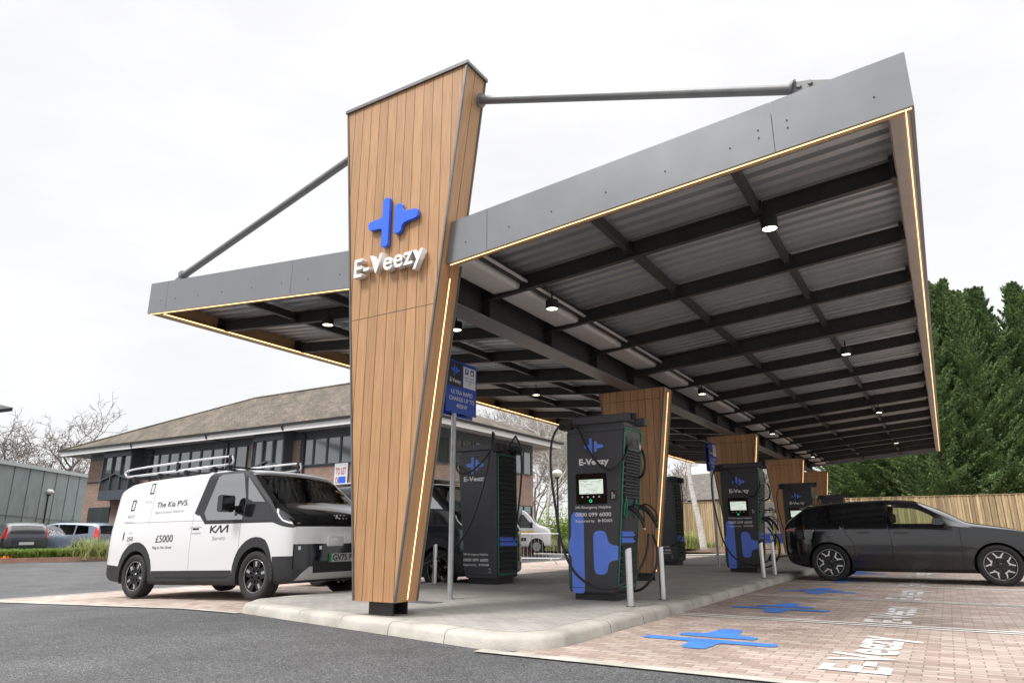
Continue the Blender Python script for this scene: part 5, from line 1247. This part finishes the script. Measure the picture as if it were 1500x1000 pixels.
# ------------------------------------------------------------------ small street things
def lamp_post(x, y, h, label, z=0, first=[None]):
    if first[0] is None:
        t = thing('lamp_post', label, 'street lamp', (x, y, z), 0, 'black globe lamp posts')
        bm = B(); tube(bm, [(0, 0, 0), (0, 0, .8), (0, 0, .82), (0, 0, h)], [.09, .085, .05, .04], 12); tube(bm, [(0, 0, h), (0, 0, h+.08)], [.10, .14], 12); obj('post', bm, M['black'], t, True, sharp=40)
        bm = B(); bmesh.ops.create_uvsphere(bm, u_segments=20, v_segments=12, radius=.25)
        for v in bm.verts: v.co = Vector((v.co.x, v.co.y, v.co.z*.75+h+.22))
        obj('globe', bm, mat('opal lamp globe', (.72, .70, .64), .3), t, True); first[0] = t; return t
    return dup(first[0], (x, y, z), 0, label)
for u, D, l in ((70, 46, 'black lamp post with white globe standing before the shed'), (60, 44, 'leftmost black lamp post in front of the shed'), (818, 40, 'lamp post with pale globe seen left of the nearest charger'), (777, 58, 'small lamp post beyond the white crew van')):
    q = at(u, 785, D); lp = lamp_post(q.x, q.y, 3.3, l)
    if D == 46: lp.scale = (1.25, 1.25, 1.27)
    if D == 44: lp.scale = (1.2, 1.2, 1.05)
# steel crowd barrier
a = ony(772, 822, 22.6); b_ = ony(829, 822, 22.9)
br = thing('crowd_barrier', 'galvanised crowd barrier standing on the road behind the island', 'barrier', (-13.0, 22.5, zg(-13)), R(12))
bm = B(); rp = fillet([(-1.15, .25), (1.15, .25), (1.15, 1.1), (-1.15, 1.1)], .1, 4); pts = [(p.x, 0, p.y) for p in rp]; tube(bm, pts+[pts[0]], .019, 8, False)
obj('frame', bm, M['galv'], br, True)
bm = B()
for i in range(1, 16): x = -1.15+2.3*i/16; tube(bm, [(x, 0, .26), (x, 0, 1.09)], .006, 5)
obj('bars', bm, M['galv'], br)
for x in (-.8, .8):
    bm = B(); tube(bm, [(x-.1, -.32, 0), (x, 0, .27), (x+.1, .32, 0)], .016, 6); obj('foot', bm, M['galv'], br)
# stepladder
q = at(1131, 812, 27); la = thing('stepladder', 'yellow stepladder standing open between the second and third screen chargers', 'ladder', (q.x, q.y, .12), R(8))
def lad(sy, m, col):
    bm = B()
    for s in (-1, 1): beam(bm, (s*.30, sy*.55, 0), (s*.17, 0, 1.75), .06, .03, Vector((0, 1, 0)))
    return bm
obj('front_stile', lad(-1, None, None), M['yellow'], la); obj('rear_stile', lad(1, None, None), M['yellow'], la)
bm = B()
for i in range(1, 6): s = i/6.3; beam(bm, (-(.30-.13*s), -.55*(1-s), 1.75*s), ((.30-.13*s), -.55*(1-s), 1.75*s), .08, .03)
obj('tread', bm, M['silver_clad'], la); bm = B(); box(bm, -.19, .19, -.08, .08, 1.75, 1.80); obj('ladder_cap', bm, M['black'], la)
# site sign behind the ladder
q = at(1128, 770, 33); sb = thing('site_sign', 'white sign board with dark lettering behind the yellow stepladder', 'sign', (q.x, q.y, 0), 0)
bm = B(); box(bm, -.95, .95, 0, .03, .45, 2.45); obj('board', bm, M['white_sign'], sb)
bm = B()
for i, s in enumerate(('Store Parking', 'and Exit')):
    tb = text_bm(s, .36, .01, 0, 'CENTER'); put(tb, frame((.1, -.003, 1.95-.42*i), (1, 0, 0), (0, 0, 1))); join(bm, tb)
obj('lettering', bm, M['charger_black'], sb)
bm = B(); box(bm, -.3, .6, -.004, -.001, .55, 1.0); bf = obj('blue_field', bm, M['sign_logo'], sb)
bm = put(text_bm('RE', .3, .02, 0, 'CENTER'), frame((.12, -.006, .68), (1, 0, 0), (0, 0, 1))); obj('lettering', bm, M['white'], bf)
bm = B()
for x in (-.8, .8): box(bm, x-.03, x+.03, .031, .08, 0, 2.3)
obj('legs', bm, M['galv'], sb)
# ------------------------------------------------------------------ vegetation
def blade_mesh(name, n, spread, hmin, hmax, w, seed, lean=.5, zbase=0, shape=None):
    r_ = random.Random(seed); bm = B()
    for i in range(n):
        x, y = shape(r_) if shape else (r_.gauss(0, spread), r_.gauss(0, spread)); h = r_.uniform(hmin, hmax); a = r_.uniform(0, 6.28); l = r_.uniform(.1, lean)*h
        dx, dy = math.cos(a), math.sin(a); px_, py_ = -dy*w, dx*w; z0 = zbase
        v = [(x-px_, y-py_, z0), (x+px_, y+py_, z0), (x+dx*l*.4+px_*.8, y+dy*l*.4+py_*.8, z0+h*.6), (x+dx*l*.4-px_*.8, y+dy*l*.4-py_*.8, z0+h*.6)]
        V = [bm.verts.new(q) for q in v]; bm.faces.new(V); t_ = bm.verts.new((x+dx*l, y+dy*l, z0+h*(1-.15*lean))); bm.faces.new((V[3], V[2], t_))
    return bm
def leaf_cloud(bm, c, rx, ry, rz_, n, s, r_, fill=.55):
    """n small two-faced leaves through an ellipsoid, denser to the skin"""
    for i in range(n):
        d = Vector((r_.gauss(0, 1), r_.gauss(0, 1), r_.gauss(0, 1))).normalized(); k = r_.uniform(fill, 1)**.6
        p = Vector((c[0]+d.x*rx*k, c[1]+d.y*ry*k, c[2]+d.z*rz_*k)); a = Vector((r_.gauss(0, 1), r_.gauss(0, 1), r_.gauss(0, .6))).normalized(); b = a.cross(d+Vector((.01, 0, .3))).normalized()
        q = s*r_.uniform(.6, 1.4); bm.faces.new([bm.verts.new(v) for v in (p-a*q, p+b*q*.45, p+a*q, p-b*q*.45)])
def shrub(name, label, x, y, z, rx, ry, h, n, leaf, m, seed, cat='shrub', group=None):
    t = thing(name, label, cat, (x, y, z), 0, group); r_ = random.Random(seed); bm = B()
    k = max(6, int(rx*ry*6))
    for i in range(k):
        cx, cy = r_.uniform(-rx, rx)*.75, r_.uniform(-ry, ry)*.75; hh = h*r_.uniform(.55, 1); leaf_cloud(bm, (cx, cy, hh*.55), max(.25, rx*.3), max(.25, ry*.35), hh*.5, n//k, leaf, r_, .3)
    obj('foliage', bm, m, t)
    bm = B()
    for i in range(6): a = r_.uniform(0, 6.28); tube(bm, [(0, 0, 0), (math.cos(a)*rx*.4, math.sin(a)*ry*.4, h*.6)], [.03, .01], 5)
    obj('stem', bm, M['bark'], t); return t
# planted strip on the left
A0, A1 = Vector((-27.0, 8.0, 0)), Vector((-33.5, 18.4, 0))
A0 = at(-60, 831, 24.0); A1 = at(230, 817, 29.0)
for q in (A0, A1): q.z = zg(q.x)
d = (A1-A0); L_ = d.length; d.normalize(); q_ = Vector((-d.y, d.x, 0)); q_ = q_ if q_.y > 0 else -q_
bm = B(); w_ = 1.5
V = [A0, A1, A1+q_*w_, A0+q_*w_]; prism(bm, [(v.x, v.y, -.1) for v in V], (0, 0, .22)); tag(obj('strip_soil', bm, M['soil']), kind='structure')
bm = B(); beam(bm, A0-q_*.06+Vector((0, 0, .07)), A1-q_*.06+Vector((0, 0, .07)), .12, .20); tag(obj('strip_kerb', bm, mat('reddish kerb', (.36, .2, .15), .85, var=.2, vscale=3)), kind='structure')
def shp(r_):
    s = r_.uniform(0.04, .98); p = A0.lerp(A1, s)+q_*r_.uniform(.15, w_-.1); return p.x, p.y
bm = blade_mesh('g', 9000, 1, .18, .5, .02, 5, 1.1, .1, shp); r_ = random.Random(8)
for i in range(9000):
    x, y = shp(r_); z = .14+r_.random()**.7*.28; a = Vector((r_.gauss(0, 1), r_.gauss(0, 1), r_.gauss(0, .5))).normalized(); b = a.cross(Vector((0, 0, 1))).normalized()*.5; s = r_.uniform(.03, .07); p = Vector((x, y, z))
    bm.faces.new([bm.verts.new(v) for v in (p-a*s, p+b*s, p+a*s, p-b*s)])
tag(obj('ground_cover', bm, M['shrub']), 'low bright green ground cover filling the planted strip', 'ground cover', kind='stuff')
tufts = [(128, 27.2, 1.25, 'tall tuft of long grass in the planted strip beside the van'), (146, 27.6, 1.15, 'tuft of long grass half behind the rear of the white van'), (112, 27.2, .75, 'shorter grass tuft left of the tallest one in the planted strip'), (84, 33.5, 1.6, 'spiky plant behind the hatchback before the shed')]
tm_ = None
for u, D, h, l in tufts:
    q = at(u, 812, D); bm = blade_mesh('t', 170, .26, h*.35, h, .016, u, 1.3)
    o = obj('grass_tuft', bm, M['grassy']); o.location = (q.x, q.y, .05); tag(o, l, 'grass plant', 'long grass plants in the planted strip')
q = at(6, 806, 25.2); o = obj('flower_clump', blade_mesh('f', 120, .14, .1, .24, .02, 3, 1.0), M['orange']); o.location = (q.x, q.y, .08); tag(o, 'orange and yellow flowers at the left end of the planted strip', 'flowers')
# hedge of dark shrubs before the shed
for i, (u, D, w, h, l) in enumerate(((40, 40, 1.4, 1.9, 'brown-green shrub before the shed at the far left'), (95, 42, 1.6, 2.2, 'dark shrub against the shed left of the office corner'), (120, 46, 1.3, 2.0, 'small dark shrub next to the office corner'))):
    q = at(u, 790, D); shrub('shrub', l, q.x, q.y, 0, w, 1.0, h, 1500, .07, M['conifer_light'], 20+i, group='shrubs by the shed')
# shrubs at the far side of the road, seen between chargers
for i, (u, D, w, h, l) in enumerate(((826, 44, 1.8, 3.0, 'leafy green shrub just left of the nearest charger'), (806, 46, 1.2, 2.0, 'green shrub behind the crowd barrier'), (792, 48, 1.5, 1.7, 'low green shrub right of the white crew van'), (850, 48, 2.0, 2.8, 'green shrub mostly hidden by the nearest charger'), (780, 56, 1.6, 2.6, 'shrub beyond the crew van roof'))):
    q = at(u, 790, D); shrub('shrub', l, q.x, q.y, 0, w, 1.2, h, 2600, .08, M['shrub'], 40+i, group='green shrubs across the road')
q0 = at(806, 800, 42); bm = blade_mesh('g', 1500, 1, .3, .9, .03, 9, 1, 0, lambda r_: (q0.x+r_.uniform(-3, 4), q0.y+r_.uniform(-.6, .6))); tag(obj('verge_grass', bm, M['grassy']), 'rough grass along the far verge behind the barrier', 'grass', kind='stuff')
for i, (u, D, h, l) in enumerate(((1018, 41.5, .8, 'yellow-green tuft at the foot of the leaning birch'), (1000, 41, .7, 'green tuft at the fence left of the birch'), (1008, 40.6, 1.2, 'feathery yellow-green plant by the fence'), (1040, 41.2, .5, 'small plant on the mulch right of the birch'))):
    q = at(u, 795, D*.93); o = obj('fence_plant', blade_mesh('t', 260, .22, h*.5, h, .02, 70+i, .8), M['grassy']); o.location = (q.x, q.y, .2); tag(o, l, 'plant', 'plants at the foot of the fence')
# bare trees
def bare_tree(seed, h, r0, depth, spread, m, bm=None, lean=(0, 0), first=.3, kids=(2, 3), twig=.012):
    r_ = random.Random(seed); bm = bm or B()
    def grow(p, d, L0, r, lev):
        n = 4 if lev < 3 else 2; pts = [p]; rs = [r]; q = p.copy(); dd = d.copy()
        for i in range(n):
            dd = (dd+Vector((r_.gauss(0, 1), r_.gauss(0, 1), r_.gauss(0, 1)))*(.10+.05*lev)+Vector((0, 0, .04))).normalized(); q = q+dd*L0/n; pts.append(q.copy()); rs.append(max(twig, r*(1-.45*(i+1)/n)))
        tube(bm, pts, rs, 7 if lev == 0 else 5 if lev < 3 else 3, False)
        if lev >= depth: return
        k = r_.randint(*kids)+(1 if lev < 2 else 0)
        for j in range(k):
            t_ = r_.uniform(first if lev == 0 else .35, 1); i0 = min(n-1, int(t_*n)); s = pts[i0].lerp(pts[i0+1], t_*n-i0); ax = Vector((r_.gauss(0, 1), r_.gauss(0, 1), r_.gauss(0, .4))).normalized()
            nd = (dd*(1-spread)+ax*spread+Vector((0, 0, .12))).normalized(); grow(s, nd, L0*r_.uniform(.55, .8), max(twig, rs[i0]*.62), lev+1)
        grow(pts[-1], (dd+Vector((r_.gauss(0, .3), r_.gauss(0, .3), .1))).normalized(), L0*.72, max(twig, rs[-1]*.9), lev+1)
    grow(Vector((0, 0, 0)), Vector((lean[0], lean[1], 1)).normalized(), h*.36, r0, 0)
    return bm
def tree(name, label, x, y, z, bmt, m, group=None, cat='tree', split=1.9):
    t = thing(name, label, cat, (x, y, z), 0, group)
    me = obj('crown', bmt, m, t, True); return t
for i, (u, D, h, r0, dp, l) in enumerate(((58, 75, 17, .45, 6, 'large bare oak-like tree rising above the shed'), (-8, 80, 14, .35, 6, 'bare tree cut by the left edge of the photograph'), (110, 88, 12, .3, 6, 'smaller bare tree touching the left end of the office eaves'), (84, 92, 12, .25, 6, 'distant bare tree low behind the shed'))):
    q = at(u, 785, D); tree('bare_tree', l, q.x, q.y, 0, bare_tree(131+i, h, r0, 6, .58, None, kids=(2, 2), twig=.022), M['bark'], 'bare trees on the left skyline')
pts = [(800, 50, 15, 'tall birch with white trunk behind the white crew van'), (838, 56, 16, 'bare birch behind the cable of the nearest charger'), (765, 66, 15, 'bare tree above the office roof corner'), (727, 75, 17, 'faint bare tree behind the roof of the left charger'), (818, 72, 17, 'bare tree farther back between the two nearest chargers'), (788, 78, 17, 'pale bare tree on the skyline left of the tall birch'), (1008, 62, 9, 'bare tree over the fence left of the leaning birch'), (1140, 60, 9, 'bare tree over the fence beside the site sign')]
for i, (u, D, h, l) in enumerate(pts):
    q = at(u, 785, D); tree('birch_tree' if i < 2 else 'bare_tree', l, q.x, q.y, 0, bare_tree(200+i, h, .16 if i < 2 else .2, 6 if i < 6 else 5, .5, None, kids=(2, 3), twig=.016), M['birch'] if i < 2 else M['bark_pale'], 'bare trees across the road')
q = at(1031, 800, 36.5); t = thing('birch_tree', 'leaning white birch trunk in front of the fence', 'tree', (q.x, q.y, .15), 0)
bm = B(); tube(bm, spline([(0, 0, 0), (-.12, 0, 1.2), (-.35, 0, 2.6), (-.5, 0, 4.0), (-.5, .1, 6.5), (-.4, .2, 9)], 4), [.19-.007*i for i in range(21)], 10); obj('trunk', bm, M['birch'], t, True)
bm = bare_tree(300, 6, .06, 4, .6, None); put(bm, Matrix.Translation((-.45, .1, 5.5))); obj('crown', bm, M['bark_pale'], t, True)
# conifers
def conifer_mesh(seed, h, rad, n_br, per):
    r_ = random.Random(seed); bm = B()
    for i in range(n_br):
        s = (i+r_.random())/n_br; z = h*(.02+.98*s**.9); R_ = rad*((1-s)**.6*.97+.03)*r_.uniform(.45, 1.2); a = r_.uniform(0, 6.283); up = r_.uniform(.15, .7)+1.1*s*s; d = Vector((math.cos(a), math.sin(a), up)).normalized()
        L_ = max(R_, .75 if s > .9 else .5); c = Vector((0, 0, z-.35*L_)); side = d.cross(Vector((0, 0, 1))).normalized()
        for k in range(per):
            t_ = 1-.75*r_.random()**1.3; wdt = (.38*(1.06-t_)+.02)*min(1, .35+L_*.35)
            p = c+d*L_*t_*1.12+side*r_.gauss(0, wdt)+Vector((0, 0, r_.gauss(0, wdt*.55)-.22*t_*(1-t_)*L_))
            e = (d*.9+side*r_.gauss(0, .6)+Vector((0, 0, r_.gauss(.15, .35)))).normalized(); L0 = r_.uniform(.05, .15); w = e.cross(Vector((r_.gauss(0, 1), r_.gauss(0, 1), r_.gauss(0, 1)))).normalized()*L0*.28
            bm.faces.new([bm.verts.new(v) for v in (p-e*L0*.5, p+w-e*.1*L0, p+e*L0*.8, p-w-e*.1*L0)])
    return bm
meshes = []
for i in range(3):
    me = bpy.data.meshes.new('crown'); b = conifer_mesh(500+i, 13.5, 3.3, 640, 220); b.to_mesh(me); b.free(); me.materials.append(M['conifer'] if i else M['conifer']); meshes.append(me)
tm = bpy.data.meshes.new('trunk'); b = B(); tube(b, [(0, 0, 0), (0, 0, 7), (0, 0, 12.5)], [.28, .16, .03], 8); b.to_mesh(tm); b.free(); tm.materials.append(M['bark'])
def conifer(x, y, sc, sx, k, rz, label):
    t = thing('conifer_tree', label, 'tree', (x, y, 0), rz, 'evergreens behind the fence'); t.scale = (sx, sx, sc)
    for nm, me in (('trunk', tm), ('crown', meshes[k])): link(bpy.data.objects.new(nm, me), t)
for i, (u, D, hpx, sx, l) in enumerate(((1392, 37.5, 392, 1.0, 'evergreen closest to the right edge of the canopy'), (1440, 38.5, 385, 1.15, 'tallest evergreen right of the canopy'), (1497, 38, 398, 1.15, 'evergreen at the right edge of the photograph'), (1470, 40, 402, 1.1, 'evergreen filling the gap behind the two tallest'), (1345, 41, 470, 1.1, 'evergreen hidden behind the canopy corner'), (1290, 42, 560, 1.1, 'evergreen seen under the far canopy edge'), (1250, 44, 620, 1.0, 'lower evergreen behind the far end of the canopy'), (1420, 40.5, 404, 1.0, 'evergreen in the second row left of the tallest one'), (1484, 40, 400, 1.05, 'evergreen in the second row near the right edge'), (1462, 37, 408, .9, 'slim evergreen between the two tallest right of the canopy'), (1560, 38, 390, 1.1, 'evergreen beyond the right edge of the photograph'), (1410, 44, 420, 1.2, 'dark evergreen in the second row behind the canopy corner'))):
    q = at(u, 785, D); top = at(u, hpx, D); 
    conifer(q.x, q.y, (top.z)/13.5, sx, i % 3, i*1.3, l)
for i, (u, D, w, h, l) in enumerate(((1222, 43, 1.3, 3.9, 'pale green shrub above the fence at the far end'), (1262, 43, 1.6, 3.6, 'green shrub over the fence behind the dark car'), (1310, 43, 1.8, 3.8, 'evergreen shrub over the fence behind the car roof'))):
    q = at(u, 790, D); shrub('shrub', l, q.x, q.y+1, 0, w, 1, h, 2500, .09, M['conifer_light'], 90+i, group='shrubs rising over the fence')
